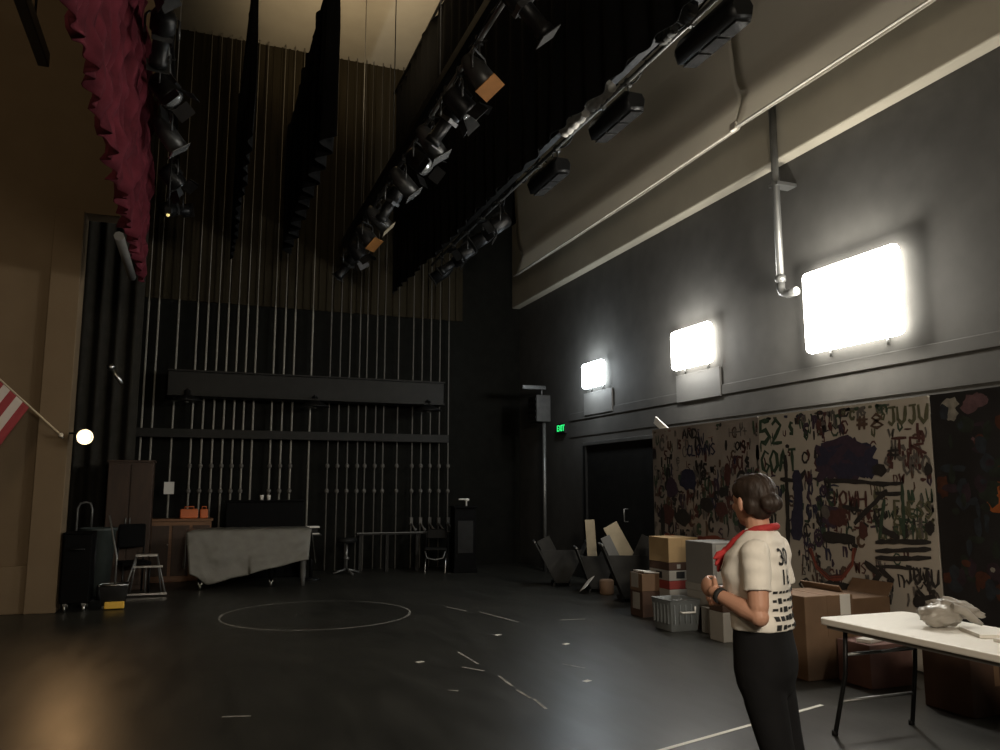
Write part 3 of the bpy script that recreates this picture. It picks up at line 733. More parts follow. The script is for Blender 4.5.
# ---- things by the proscenium jamb
p = place(66, 613)
t = thing('equipment_case', 'black upright case on bright casters at the foot of the beige wall', 'case', (p.x+.08, p.y+.2, 0))
MB().box((0, 0, .55), (.34, .40, .88)).box((0, 0, 1.0), (.36, .42, .03)).build('body', M['pianoblack'], t, .015)
for sx in (-1, 1):
    for sy in (-1, 1):
        cs = MB().tube((sx*.11-.015, sy*.14, .045), (sx*.11+.015, sy*.14, .045), .045, n=14).box((sx*.11, sy*.14, .095), (.05, .05, .03)).build('caster', M['steel'], t)
MB().path([(-.08, -.2, .8), (-.08, -.24, .8), (.08, -.24, .8), (.08, -.2, .8)], .01).build('handle', M['blackmetal'], t)
p = place(80, 603)
t = thing('hand_truck', 'grey hand truck with a pale looped handle beside the black case', 'hand truck', (p.x-.03, p.y+.15, 0))
zt = ony(84, 503, p.y).z
MB().path([(-.1, 0, .05), (-.1, 0, zt-.08), (-.07, 0, zt-.01), (0, 0, zt+.01), (.06, 0, zt-.01), (.09, -.02, zt-.10), (.09, -.02, zt-.35)], .016).build('handle', M['greymetal'], t)
MB().tube((.16, 0, .05), (.16, 0, zt-.4), .014).box((.03, 0, .4), (.28, .02, .03)).box((.03, 0, .75), (.28, .02, .03)).build('frame', M['blackmetal'], t)
MB().box((.03, -.12, .03), (.34, .24, .012)).build('toe_plate', M['blackmetal'], t)
for s in (-.18, .24): MB().tube((s-.03, .08, .11), (s+.03, .08, .11), .11, n=18).build('wheel', M['blackpaint'], t)
bn = place(86, 600)
t = thing('refuse_bin', 'dark green-grey tall bin standing behind the hand truck', 'bin', (bn.x+.06, p.y+.62, 0))
MB().lathe([(.0, .02), (.20, .02), (.25, .95), (.27, .96), (.27, 1.0), (.24, 1.0), (.235, .95), (.19, .05), (0, .05)]).build('body', mat('bin_green', (.05, .06, .055), .5), t)
# mop bucket and mop
p = place(112, 610)
t = thing('mop_bucket', 'dark mop bucket with a yellow base and a steel rim', 'bucket', (p.x, p.y+.16, 0))
MB().box((.02, -.12, .055), (.24, .06, .09)).build('front_bumper', M['yellow'], t, .012)
MB().loft([[Vector((x*s, y*s*.9, z)) for x, y in ((-.17, -.13), (.17, -.13), (.17, .15), (-.17, .15))] for z, s in ((.04, .8), (.30, 1.), (.30, .95), (.06, .75))]).build('tub', M['blackpaint'], t, .02)
MB().path([(-.17, -.12, .31), (.17, -.12, .31), (.17, .14, .31), (-.17, .14, .31), (-.17, -.12, .31)], .012).build('rim', M['steel'], t)
for sx in (-.12, .12):
    for sy in (-.09, .11): MB().tube((sx-.012, sy, .025), (sx+.012, sy, .025), .025).build('caster', M['greymetal'], t)
t2 = thing('mop', 'thin grey mop handle rising out of the mop bucket', 'mop', (p.x+.0, p.y+.17, .07))
MB().path([(0, 0, .1), (.0, .03, .6), (-.13, .10, 1.15)], .012).build('handle', M['greymetal'], t2)
MB().lathe([(.02, .22), (.05, .16), (.06, .04), (0, .0)], n=14).build('head', M['ropedim'], t2)
# black padded chair behind bucket
p = place(122, 598)
t = thing('music_chair', 'dark padded chair standing between the mop bucket and the step stool', 'chair', (-.82, 13.72, 0), .3)
MB().box((0, 0, .45), (.42, .42, .06)).build('seat', M['velvet'], t, .02)
MB().box((0, .2, .85), (.40, .05, .36)).build('backrest', M['velvet'], t, .03)
for sx in (-.19, .19):
    MB().tube((sx, -.18, 0), (sx, -.18, .43), .014).build('leg', M['blackmetal'], t)
    MB().tube((sx, .22, 0), (sx, .2, .8), .014).build('leg', M['blackmetal'], t)
# step stool
p = place(144, 597)
t = thing('step_stool', 'metal step stool with bright edges beside the low brown cupboard', 'stool', (p.x, p.y+.02, 0))
zt = ony(144, 556, p.y).z; zm = ony(144, 567, p.y).z
MB().box((0, .16, zt), (.30, .20, .03)).box((0, .06, zt), (.30, .012, .035)).build('top_tread', M['steel'], t, .004)
MB().box((.03, .0, zm), (.40, .03, .03)).build('crossbar', M['steel'], t, .004)
MB().box((0, -.03, .04), (.62, .025, .03)).build('foot_bar', M['steel'], t, .004)
for s in (-1, 1):
    MB().tube((s*.29, -.03, .02), (s*.14, .1, zt), .013).build('leg', M['greymetal'], t)
    MB().tube((s*.22, .28, .0), (s*.14, .2, zt), .013).build('leg', M['greymetal'], t)
MB().tube((0, .1, zm), (0, .1, .05), .010).build('brace', M['greymetal'], t)

# ------------------------------------------------------------------ graffiti boards along the upstage wall
XM = 6.0
yL = onx(652, 430, XM).y; yRt = onx(943, 600, XM).y
ztop = (onx(655, 429, XM).z + onx(930, 396, XM).z)/2
ym = (yL+yRt)/2
LET = {'A': [[(0, 0), (.5, 1), (1, 0)], [(.2, .4), (.8, .4)]], 'C': [[(1, .85), (.5, 1), (0, .6), (.1, .2), (.5, 0), (1, .15)]], 'D': [[(0, 0), (0, 1), (.7, .85), (1, .5), (.7, .1), (0, 0)]],
       'E': [[(1, 1), (0, 1), (0, 0), (1, 0)], [(0, .5), (.8, .5)]], 'G': [[(1, .85), (.5, 1), (0, .6), (.1, .15), (.6, 0), (1, .3), (.6, .4)]], 'I': [[(.5, 1), (.5, 0)]],
       'J': [[(.1, 1), (1, 1)], [(.7, 1), (.7, .2), (.4, 0), (0, .2)]], 'L': [[(0, 1), (0, 0), (.9, 0)]], 'N': [[(0, 0), (0, 1), (1, 0), (1, 1)]], 'O': [[(.5, 1), (0, .6), (.1, .15), (.5, 0), (.95, .3), (.9, .8), (.5, 1)]],
       'R': [[(0, 0), (0, 1), (.8, .9), (.8, .6), (0, .5), (1, 0)]], 'S': [[(1, .9), (.5, 1), (.05, .75), (.5, .5), (.95, .25), (.5, 0), (0, .1)]], 'T': [[(0, 1), (1, 1)], [(.5, 1), (.5, 0)]],
       'U': [[(0, 1), (0, .3), (.4, 0), (.8, .2), (1, 1)]], 'W': [[(0, 1), (.25, 0), (.5, .7), (.75, 0), (1, 1)]], 'Y': [[(0, 1), (.5, .5), (1, 1)], [(.5, .5), (.5, 0)]], 'K': [[(0, 1), (0, 0)], [(1, 1), (0, .45), (1, 0)]],
       'H': [[(0, 0), (0, 1)], [(1, 0), (1, 1)], [(0, .5), (1, .5)]], '5': [[(1, 1), (.1, 1), (.05, .55), (.6, .6), (.95, .3), (.5, 0), (0, .1)]], '2': [[(0, .8), (.5, 1), (.9, .75), (0, 0), (1, 0)]],
       '8': [[(.5, .5), (.1, .75), (.5, 1), (.9, .75), (.5, .5), (.05, .2), (.5, 0), (.95, .2), (.5, .5)]], '#': [[(.3, 0), (.4, 1)], [(.65, 0), (.75, 1)], [(0, .35), (1, .35)], [(.05, .7), (1, .7)]], '+': [[(.5, .1), (.5, .9)], [(.1, .5), (.9, .5)]],
       '0': [[(.5, 1), (.1, .5), (.5, 0), (.9, .5), (.5, 1)]]}
PC = [mat('paint_'+n, c, .6, var=.3, scale=20) for n, c in (('black', (.04, .037, .036)), ('maroon', (.12, .05, .045)), ('green', (.06, .10, .065)), ('navy', (.045, .045, .085)), ('brown', (.14, .09, .065)), ('red', (.33, .09, .06)), ('grey', (.17, .155, .14)), ('purple', (.075, .05, .08)), ('olive', (.15, .15, .09)), ('pinkish', (.32, .22, .18)))]
BK, MA, GR, NA, BR, RE, GY, PU, OL, PK = range(10)
class Painter:
    def __init__(s, y0): s.mb = MB(); s.y0 = y0; s.k = 0
    def off(s):
        s.k += 1; e = .0012+.000015*s.k
        return lambda yy, z: Vector((-e, yy-s.y0, z))
    def stroke(s, pts, w, c):
        P = []
        for a, b_ in zip(pts, pts[1:]):
            n = max(1, int((Vector(b_)-Vector(a)).length/.06))
            P += [Vector(a).lerp(Vector(b_), i/n) + Vector((random.gauss(0, .002), random.gauss(0, .002))) for i in range(n)]
        P.append(Vector(pts[-1])); s.mb.ribbon(P, w, s.off(), c)
    def px(s, pts, w, c):            # pixel polyline surveyed from the photo onto the board
        s.stroke([(q.y, q.z) for q in (onx(a, b_, XM) for a, b_ in pts)], w, c)
    def word(s, txt, x0, y0, x1, y1, w, c):
        a, b_ = onx(x0, y1, XM), onx(x1, y0, XM); n = len(txt); cw = (b_.y-a.y)/n
        hh = b_.z-a.z if b_.z > a.z else a.z-b_.z
        for i, ch in enumerate(txt):
            for st in LET.get(ch, []):
                s.stroke([(a.y+cw*(i+.8*u)+cw*random.uniform(-.03, .03), a.z+(hh)*v) for u, v in st], w, c)
    def blob(s, px, py, rx, ry, c, n=14):
        q = onx(px, py, XM); o = s.off()
        ctr = s.mb.bm.verts.new(o(q.y, q.z)); ring = []
        for k in range(n):
            a = 2*PI*k/n; r = random.uniform(.75, 1.15)
            ring.append(s.mb.bm.verts.new(o(q.y+rx*r*math.cos(a), q.z+ry*r*math.sin(a))))
        for k in range(n): s.mb.bm.faces.new((ctr, ring[k], ring[(k+1) % n])).material_index = c
    def scribble(s, y, z, size, w, c):
        k = random.random(); j = lambda v: v+random.uniform(-.12, .12)
        if k < .28: g = [(0, 0), (j(.1), .5), (j(.05), 1)]
        elif k < .42: g = [(0, 0), (j(0), 1), (j(.4), .9), (j(.6), .5), (.55, 0)]
        elif k < .56: g = [(0, 1), (j(0), .3), (j(.3), 0), (j(.6), .3), (.6, 1)]
        elif k < .70: g = [(.5*math.cos(a)+.4, .5*math.sin(a)+.5) for a in [i*.8+.3 for i in range(8)]]
        elif k < .82: g = [(j(.8), .95), (j(.3), 1), (j(.1), .7), (j(.6), .4), (j(.5), .05), (0, .1)]
        elif k < .92: g = [(0, j(.5)), (.5, j(.5)), (1.1, j(.5))]
        else: g = [(0, 1), (j(.3), .1), (j(.5), .7), (j(.8), 0), (1, 1)]
        asp = random.uniform(.6, .9)
        pts = [(min(max(y-u*size*asp, s.lo+.03), s.hi-.03), min(max(z+v*size, .04), ztop-.04)) for u, v in g]
        s.stroke(pts, w, c)
bwhite = mat('off_white_board', (.58, .53, .45), .8, var=.12, scale=1.6)
bpink = mat('smudged_pinkish_dim_board', (.42, .37, .325), .8, var=.35, scale=2.2)  # pinkish and smudged, also darkened for weaker light at the far end
def board(y0, y1, name, label, base, x=XM):
    t = thing(name, label, 'painted board', (x, (y0+y1)/2, 0))
    MB().box((.013, 0, ztop/2+.005), (.024, abs(y1-y0)-.008, ztop-.01)).build('panel', base, t)
    f = MB()
    for yy in (-(y1-y0)/2+.05, 0, (y1-y0)/2-.05): f.box((.055, yy, ztop/2), (.05, .08, ztop-.02))
    for zz in (.06, ztop/2, ztop-.06): f.box((.10, 0, zz), (.04, abs(y1-y0)-.05, .08))
    f.build('back_frame', M['tan'], t)
    return t
# far board (dense dark lettering)
b1 = board(ym, yL, 'graffiti_board', 'off-white board densely covered in dark scrawled writing, behind the stacked cartons', bpink)
P1 = Painter((ym+yL)/2); P1.lo, P1.hi = ym, yL
cols1 = [BK, BK, MA, BR, PU, NA, GY, BK, GR]
for k in range(150): P1.scribble(random.uniform(ym, yL), random.uniform(.5, ztop), random.uniform(.06, .15), random.uniform(.016, .034), random.choice([GY, PK, MA, BR, GR, GY, PU]))
for k in range(230):
    z = min(ztop, max(.2, random.gauss(1.30, .42))); P1.scribble(random.uniform(ym, yL), z, random.uniform(.07, .19), random.uniform(.028, .06), random.choice(cols1))
for px, py, rx, ry, c in ((672, 487, .16, .13, PU), (688, 480, .2, .15, NA), (668, 515, .15, .14, MA), (684, 518, .17, .12, BK), (707, 505, .14, .1, BK), (724, 492, .1, .06, BK), (728, 475, .08, .14, MA), (663, 520, .06, .22, BK), (722, 510, .13, .09, MA)):
    P1.blob(px, py, rx, ry, c)
P1.px([(665, 535), (690, 541), (712, 538), (728, 542)], .07, RE)
P1.word('AND', 683, 428, 698, 439, .03, BK); P1.word('CLOWNS', 688, 443, 716, 456, .028, NA); P1.word('HH+', 730, 426, 749, 437, .022, GY); P1.word('ON', 736, 441, 746, 450, .028, BK)
P1.word('YOU', 728, 455, 744, 470, .03, MA)
P1.mb.build('painted_lettering', PC, b1)
# near board (bold marks)
b2 = board(yRt, ym, 'graffiti_board', 'off-white board with bold words, a navy patch and a red smile, behind the person', bwhite)
P2 = Painter((ym+yRt)/2); P2.lo, P2.hi = yRt, ym
for k in range(75): P2.scribble(random.uniform(yRt, ym), random.uniform(.5, ztop), random.uniform(.06, .12), random.uniform(.014, .028), random.choice([GR, GY, OL, MA, PU, BR, BK]))
for k in range(70):
    P2.scribble(random.uniform(yRt+1., ym), min(ztop, max(.3, random.gauss(1.45, .45))), random.uniform(.07, .15), random.uniform(.024, .05), random.choice([BK, NA, PU, BK, GR, MA]))
for (xa_, xb_, ya_, yb_, n_, cs_) in ((796, 842, 402, 438, 60, [BK, GY, GR, PU, MA]), (842, 885, 400, 416, 24, [GY, OL, GR]), (796, 832, 470, 560, 46, [NA, PU, BK, GR]), (872, 934, 496, 538, 46, [GY, OL, GR, BK]),
                             (800, 880, 560, 598, 34, [BK, BR, GY, MA]), (884, 934, 428, 478, 26, [BR, MA, GY]), (836, 870, 504, 545, 18, [MA, BK, BR]), (880, 938, 575, 606, 16, [BK, GY])):
    for k in range(n_):
        q = onx(random.uniform(xa_, xb_), random.uniform(ya_, yb_), XM); P2.scribble(q.y, q.z-.05, random.uniform(.06, .13), random.uniform(.016, .04), random.choice(cs_))
for k in range(26):     # navy patch
    P2.px([(random.uniform(815, 832), random.uniform(444, 482)), (random.uniform(842, 856), random.uniform(440, 480)), (random.uniform(862, 880), random.uniform(446, 478))], .09, random.choice([NA, PU, NA]))
P2.word('52', 761, 419, 784, 444, .055, GR); P2.word('GOAT', 763, 449, 798, 472, .045, GR); P2.word('#8', 857, 413, 886, 430, .035, BR); P2.word('JUJU', 889, 403, 930, 425, .04, OL)
P2.word('JUJU', 907, 570, 941, 583, .03, BK); P2.word('ENESS', 896, 502, 933, 516, .028, OL); P2.word('TR', 893, 436, 930, 455, .03, MA); P2.word('#', 888, 446, 902, 460, .03, BK); P2.word('URO', 905, 455, 932, 474, .028, GY)
P2.word('#+', 918, 519, 933, 528, .025, GY); P2.word('IOWH', 832, 491, 868, 506, .03, MA)
P2.px([(781, 479), (800, 481), (806, 470)], .05, BK); P2.px([(786, 455), (788, 500), (789, 560)], .06, BK); P2.px([(797, 470), (799, 500), (797, 540)], .16, NA)
P2.px([(826, 481), (850, 481), (884, 484), (904, 483)], .04, BK); P2.px([(888, 490), (868, 510), (855, 524)], .05, BK); P2.px([(876, 493), (890, 494), (905, 493)], .04, BK); P2.px([(843, 506), (862, 511)], .045, BK)
P2.px([(903, 484), (905, 540)], .035, GR); P2.px([(875, 515), (884, 530), (900, 538)], .06, BK); P2.px([(885, 499), (880, 540)], .045, GR)
P2.blob(832, 516, .14, .12, PU); P2.blob(838, 518, .12, .1, MA); P2.blob(826, 512, .06, .07, GY)
P2.px([(823, 537), (840, 538), (856, 540)], .10, BK); P2.blob(864, 531, .06, .09, MA); P2.blob(930, 528, .05, .06, BK); P2.blob(929, 469, .05, .06, BK); P2.blob(880, 470, .09, .06, BK)
for k in range(4): P2.px([(809+k, 548), (817, 565+k), (830, 577+k), (843, 576+k), (853, 562+k), (857-k, 548)], .028, RE if k % 2 else MA)
for yy in (542, 551, 558): P2.px([(876, yy), (900, yy+random.uniform(-1, 2)), (932, yy+random.uniform(-2, 1))], .042, BK)
P2.px([(876, 566), (900, 567), (920, 570)], .03, BK); P2.px([(865, 562), (880, 575), (872, 585)], .08, BK); P2.px([(880, 568), (893, 580), (890, 590)], .06, BK)
P2.px([(826, 585), (850, 588), (868, 590)], .10, BK); P2.px([(807, 578), (800, 584), (806, 592), (812, 584), (807, 578)], .03, BK)
P2.px([(918, 590), (926, 598), (936, 596)], .05, BK); P2.blob(920, 602, .07, .06, BK)
P2.mb.build('painted_lettering', PC, b2)
# dark board with coloured splashes
b3 = thing('splash_board', 'black board with orange, pink and blue paint splashes at the edge of the view', 'painted board', (XM, yRt-1.23, 0))
MB().box((.013, 0, ztop/2+.005), (.024, 2.43, ztop-.01)).build('panel', mat('near_black_board', (.022, .022, .024), .6, var=.5, scale=2.5), b3)
MB().box((.06, -1.0, ztop/2), (.06, .08, ztop-.04)).box((.06, 1.0, ztop/2), (.06, .08, ztop-.04)).build('back_frame', M['tan'], b3)
P3 = Painter(yRt-1.23)
SC = [mat('splash_'+n, c, .6, var=.5, scale=14) for n, c in (('orange', (.42, .12, .03)), ('rust', (.10, .035, .02)), ('pink', (.16, .09, .10)), ('white', (.36, .34, .29)), ('blue', (.030, .04, .052)), ('green', (.026, .036, .028)), ('mauve', (.045, .028, .04)))]
P3.blob(949, 405, .09, .07, 3); P3.blob(952, 414, .06, .06, 3); P3.blob(944, 412, .05, .07, 4); P3.blob(975, 401, .11, .07, 2); P3.blob(969, 407, .08, .07, 2); P3.blob(980, 399, .06, .05, 2)
P3.px([(972, 425), (982, 423), (987, 433), (983, 442), (973, 441)], .04, 6); P3.px([(972, 438), (980, 444)], .04, 2)
P3.blob(943, 486, .06, .1, 1); P3.blob(998, 503, .09, .10, 0)
for a in (-.9, -.4, .1, .6, 1.1): P3.stroke([(onx(998, 503, XM).y+.07*math.cos(a+1.6), onx(998, 503, XM).z+.07*math.sin(a+1.6)), (onx(998, 503, XM).y+.17*math.cos(a+1.6), onx(998, 503, XM).z+.17*math.sin(a+1.6))], .03, 0)
for k in range(60): P3.blob(random.uniform(946, 1010), random.uniform(420, 600), random.uniform(.02, .09), random.uniform(.02, .09), random.choice([4, 5, 6, 1, 4, 5]), 9)
P3.blob(993, 570, .02, .02, 3)
P3.mb.build('paint_splashes', SC, b3)
# white plank leaning behind the far board
pa, pb = onx(655, 420, 6.20), onx(668, 432, 6.20)
dr = (pb-pa).normalized()
PLK = (pa.z+.02)/abs(dr.z)-.12
o = MB().box(pa+dr*PLK/2, (.02, .11, PLK), (Vector((0, 0, 1)).rotation_difference(dr)).to_matrix()).build('plank', M['paper'], bevel=.003)
tag(o, 'bright white plank end poking up behind the scrawled board', 'plank')

# ------------------------------------------------------------------ cartons
def corner_box(xc, xl, xr, yb, z0=0., P=None):
    """nearest vertical edge seen at xc (foot at pixel yb, height z0); faces reach to xl (along +Y) and xr (along +X)"""
    q = P if P is not None else onz(xc, yb, z0)
    def solve(dirv, target):
        lo, hi = 0., 3.
        for _ in range(40):
            m = (lo+hi)/2; x = proj(q+dirv*m)[0]
            if (x < target) == (dirv.x > .5): lo = m
            else: hi = m
        return lo
    return q, solve(Vector((1, 0, 0)), xr), solve(Vector((0, 1, 0)), xl)
def ztop_at(q, y):
    lo, hi = -1., 4.
    for _ in range(40):
        m = (lo+hi)/2
        if proj(Vector((q.x, q.y, m)))[1] > y: lo = m
        else: hi = m
    return lo
def carton(q, dx, dy, z0, z1, m, label, name='carton', cat='box', group=None, tape=None, flap=None, label_m=None, lid=None, rz=0., marks=None):
    t = thing(name, label, cat, (q.x+dx/2, q.y+dy/2, z0), rz, group); h = z1-z0
    MB().box((0, 0, h/2), (dx, dy, h)).build('body', m, t, .006)
    if tape: MB().box((0, -dy/2-.001, h*.75), (.05, .002, h*.5)).box((0, 0, h+.001), (.05, dy, .002)).build('tape', tape, t)
    if lid: MB().box((0, 0, h-.035), (dx+.02, dy+.02, .08)).build('lid', lid, t, .004)
    if flap:
        for s in (-1, 1):
            R = Matrix.Rotation(s*.5, 3, 'Y')
            MB().box((s*(dx/2+.02), 0, h+.05), (.012, dy*.96, .15), Matrix.Rotation(s*.6, 3, 'Y')).build('flap', flap, t)
    if label_m:
        for mm, fx, fz, w, hh, side in label_m:
            if side == 'y': MB().box((fx*dx, -dy/2-.002, fz*h), (w, .003, hh)).build('sticker', mm, t)
            else: MB().box((-dx/2-.002, fx*dy, fz*h), (.003, w, hh)).build('sticker', mm, t)
    return t
# brown pair nearest the racks
q, dx, dy = corner_box(643, 631, 654, 618)
dx, dy = max(dx, .25), max(dy, .3); z1 = ztop_at(q, 592); z2 = ztop_at(q, 574)
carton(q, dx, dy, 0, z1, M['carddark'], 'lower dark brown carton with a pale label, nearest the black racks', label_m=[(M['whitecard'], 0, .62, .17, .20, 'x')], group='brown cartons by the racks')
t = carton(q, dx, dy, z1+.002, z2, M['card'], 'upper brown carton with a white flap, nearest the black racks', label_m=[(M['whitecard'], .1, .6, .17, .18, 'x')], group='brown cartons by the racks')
MB().box((.02, -.02, z2-z1+.012), (dx*.9, dy*.9, .012), Matrix.Rotation(.08, 3, 'Y')).build('flap', M['paper'], t)
# crate in front
q, dx, dy = corner_box(671, 652, 696, 633)
dx, dy = .40, .40; z1 = ztop_at(q, 601)
t = thing('storage_tote', 'grey plastic storage tote with a white handle, on the floor before the stacked cartons', 'tote', (q.x+dx/2, q.y+dy/2, 0))
hh = z1
tb = MB()
def ringr(s, z): return [Vector((x*dx/2*s, y*dy/2*s, z)) for x, y in ((-1, -1), (1, -1), (1, 1), (-1, 1))]
tb.loft([ringr(.86, .0), ringr(1., hh), ringr(1.08, hh), ringr(1.08, hh-.03), ringr(1.04, hh-.03)][:3] + [ringr(.96, hh), ringr(.82, .03)])
tb.build('tub', M['tote'], t, .006)
rb = MB()
for k in range(5): rb.box((-dx/2*.95-.004, -dy*.36+dy*.18*k, hh*.55), (.02, .012, hh*.6)).box((-dx*.36+dx*.18*k, -dy/2*.95-.004, hh*.55), (.012, .02, hh*.6))
rb.build('ribs', M['tote'], t)
MB().path([(-.07, -dy/2-.0, hh*.62), (-.07, -dy/2-.05, hh*.62), (.09, -dy/2-.05, hh*.62), (.09, -dy/2-.05, hh*.80)], .012).build('handle', M['paper'], t)
for k in range(5):
    o = MB().ell((q.x+dx/2+random.uniform(-.12, .12), q.y+dy/2+random.uniform(-.12, .12), hh-.06), (.06, .05, .035), fn=lambda d: 1+.35*noise.noise(d*2.5+Vector((k, 0, 0))), nu=12, nv=8).build('wrapped_bundle', M['sheet'])
    tag(o, 'crumpled clear plastic bundle lying in the grey tote', 'bundle', 'plastic bundles in the grey tote')
# middle column: white base, red lid, printed white, dark tray, tan carton
q, dx, dy = corner_box(672, 655, 687, 612)
q = Vector((q.x+.0, q.y+.30, 0)); dx, dy = .46, .46
q.x = onz(655, 612, 0).x*0 + q.x
def fit(px, z, q0):  # shift q sideways so that its near corner shows at px
    lo, hi = -1.5, 1.5
    for _ in range(40):
        m = (lo+hi)/2
        if proj(Vector((q0.x+m, q0.y, z)))[0] < px: lo = m
        else: hi = m
    return Vector((q0.x+lo, q0.y, 0))
q = Vector((5.50, 8.68, 0))
lv = [ztop_at(q, y) for y in (590, 583, 571, 563, 538)]
carton(q, dx, dy, 0, lv[0], M['whitecard'], 'plain pale carton at the bottom of the stack behind the tote', group='stack behind the tote')
carton(q, dx, dy, lv[0]+.002, lv[1]+.02, M['redcard'], 'flat red box in the stack behind the tote', group='stack behind the tote')
carton(q, dx, dy, lv[1]+.022, lv[2], M['whitecard'], 'printed white carton above the red box', group='stack behind the tote', label_m=[(M['ink'], -.15, .55, .12, .08, 'y'), (M['redcard'], .22, .5, .08, .1, 'y'), (M['ink'], 0, .5, .14, .08, 'x')])
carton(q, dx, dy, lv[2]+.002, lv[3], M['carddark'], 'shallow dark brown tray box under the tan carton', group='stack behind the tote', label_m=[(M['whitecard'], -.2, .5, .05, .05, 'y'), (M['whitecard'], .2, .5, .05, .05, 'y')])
carton(q, dx-.03, dy, lv[3]+.002, lv[4], M['cardtan'], 'tan carton with a black mark on top of the stack behind the tote', group='stack behind the tote', label_m=[(M['ink'], .22, .3, .10, .08, 'y')], tape=M['cardtan'])
# tall white drawers stack
q, dx, dy = corner_box(708, 686, 745, 632)
q = Vector((q.x+.1, q.y+.35, 0)); q = Vector((5.44, 7.69, 0)); dx, dy = .5, .53
zz = [ztop_at(q, y) for y in (611, 587, 543)]
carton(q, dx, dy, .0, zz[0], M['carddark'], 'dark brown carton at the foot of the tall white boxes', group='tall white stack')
carton(q, dx, dy, zz[0]+.002, zz[1], M['whitecard'], 'squat white carton under the tall white box', group='tall white stack', lid=M['whitecard'])
t = carton(q, dx, dy, zz[1]+.002, zz[2], mat('grey_white_card', (.27, .26, .24), .75, var=.06), 'tall grey-white file box with three dark marks, facing the person', group='tall white stack')
hB = zz[2]-zz[1]
for k in range(3): MB().box((.02, -dy/2-.003, hB*(.2+.3*k)), (dx*.9, .004, hB*.28)).build('drawer_front', M['whitecard'], t, .003)
for k in range(3): MB().box((-.05, -dy/2-.008, hB*(.22+.3*k)), (.12, .008, .03)).build('drawer_mark', M['ink'], t)
# small boxes at the foot
q2, a, b_ = corner_box(706, 697, 716, 632)
q2 = q2+Vector((-.04, -.20, 0))
carton(q2, .22, .22, 0, ztop_at(q2, 609), M['whitecard'], 'small white carton on the floor beside the tote', group='small cartons on the floor')
q3, a, b_ = corner_box(724, 713, 740, 643)
zq = ztop_at(q3, 613)
carton(q3, .30, .24, 0, zq, M['whitecard'], 'pale carton on the floor just beside the person', group='small cartons on the floor')
carton(q3, .28, .24, zq+.002, ztop_at(q3, 600), M['carddark'], 'small dark brown box on the pale carton beside the person', group='small cartons on the floor')
# big brown cartons behind the table
q, dx, dy = corner_box(826, 799, 851, 680)
dx, dy = .52, .50; q.x = 4.84
z1 = ztop_at(q, 597)
carton(q, dx, dy, 0, z1, M['card'], 'large brown carton with a white label standing between person and table', group='large brown cartons', label_m=[(M['paper'], .33, .88, .11, .17, 'y')], tape=M['card'])
qq = Vector((q.x+.58, q.y+.12, 0))
qq.x = q.x+.56
carton(qq, .5, .5, 0, ztop_at(qq, 599), M['card'], 'open brown carton with raised flaps behind the white table', group='large brown cartons', flap=M['card'])
# things under the table
q = onz(872, 690, 0)
carton(q, .45, .35, 0, .34, mat('dull_pink_card', (.22, .12, .10), .8), 'dull reddish carton under the white table', group='cartons under the table')
p = onz(886, 683, .0)
o = MB().box((q.x+.2, q.y+.15, .356), (.34, .12, .03), rotz(.3)).build('white_folder', M['paper'], bevel=.004); tag(o, 'white folded paper strip on the reddish carton under the table', 'folder')
q = Vector((5.15, 4.3, 0))
carton(q, .5, .4, 0, .40, M['carddark'], 'dark brown carton deep under the white table', group='cartons under the table', tape=M['card'])

# ------------------------------------------------------------------ V-shaped racks holding boards
def vrack(px, py, label, w=.62, h=.66, dep=.42, boards=(), rz=-YAW):
    p = onz(px, py, 0)
    t = thing('display_rack', label, 'rack', p, rz, 'V-shaped racks by the stage door')
    for s, nm in ((-1, 'side_panel'), (1, 'side_panel')):
        a = Vector((s*.10, 0, .06)); b2_ = Vector((s*w/2, 0, h))
        d_ = (b2_-a); R = Matrix.Rotation(math.atan2(d_.x, d_.z), 3, 'Y')
        MB().box((a+b2_)/2+Vector((0, dep/2, 0)), (.022, dep, d_.length), R).build(nm, M['rackdark'], t, .004)
        MB().box(b2_+Vector((0, dep/2, .0)), (.03, dep+.02, .03), R).build('edge_rail', M['greymetal'], t, .004)
    fr = MB().prism([(-.10, 0, .06), (.10, 0, .06), (w/2*.8, 0, h*.82), (-w/2*.8, 0, h*.82)], (0, .015, 0)); fr.build('front_panel', M['rackdark'], t)
    MB().box((0, dep/2, .06), (.22, dep, .02)).build('bottom_board', M['rackdark'], t)
    for s in (-1, 1): MB().box((s*.13, dep/2, .025), (.04, dep+.1, .05)).build('foot', M['blackmetal'], t, .006)
    for i, (dx, lean, bw, bh, m, lab) in enumerate(boards):
        R = Matrix.Rotation(lean, 3, 'Y')
        lo = min((R @ Vector((x, 0, z))).z for x in (-bw/2, bw/2) for z in (0, bh))
        o = MB().box(R @ Vector((0, 0, bh/2)), (bw, .016, bh), R).build('loose_board', M[m], bevel=.003)
        lift = .085-lo
        while lift < 1.2:
            ok = True
            for k in range(41):
                for cx_, cz_ in ((-bw/2, bh*k/40), (bw/2, bh*k/40), (-bw/2+bw*k/40, 0)):
                    v = R @ Vector((cx_, 0, cz_)); zz_ = v.z+lift
                    if zz_ < h+.02 and abs(v.x+dx)+.03 > .10+(w/2-.10)*max(0, (zz_-.06))/(h-.06): ok = False
            if ok: break
            lift += .01
        o.location = p + rotz(rz) @ Vector((dx, .06+.11*i, lift)); o.rotation_euler = (0, 0, rz)
        tag(o, lab, 'board', 'boards in the racks')
    return t
vrack(562, 586, 'dark V-shaped rack furthest into the corner by the stage door', w=.88, h=.70, boards=[(-.02, -.47, .22, .62, 'rackdark', 'dark tilted board in the corner rack'), (.06, -.62, .17, .66, 'dimgrey', 'grey pointed board standing tallest in the corner rack')])
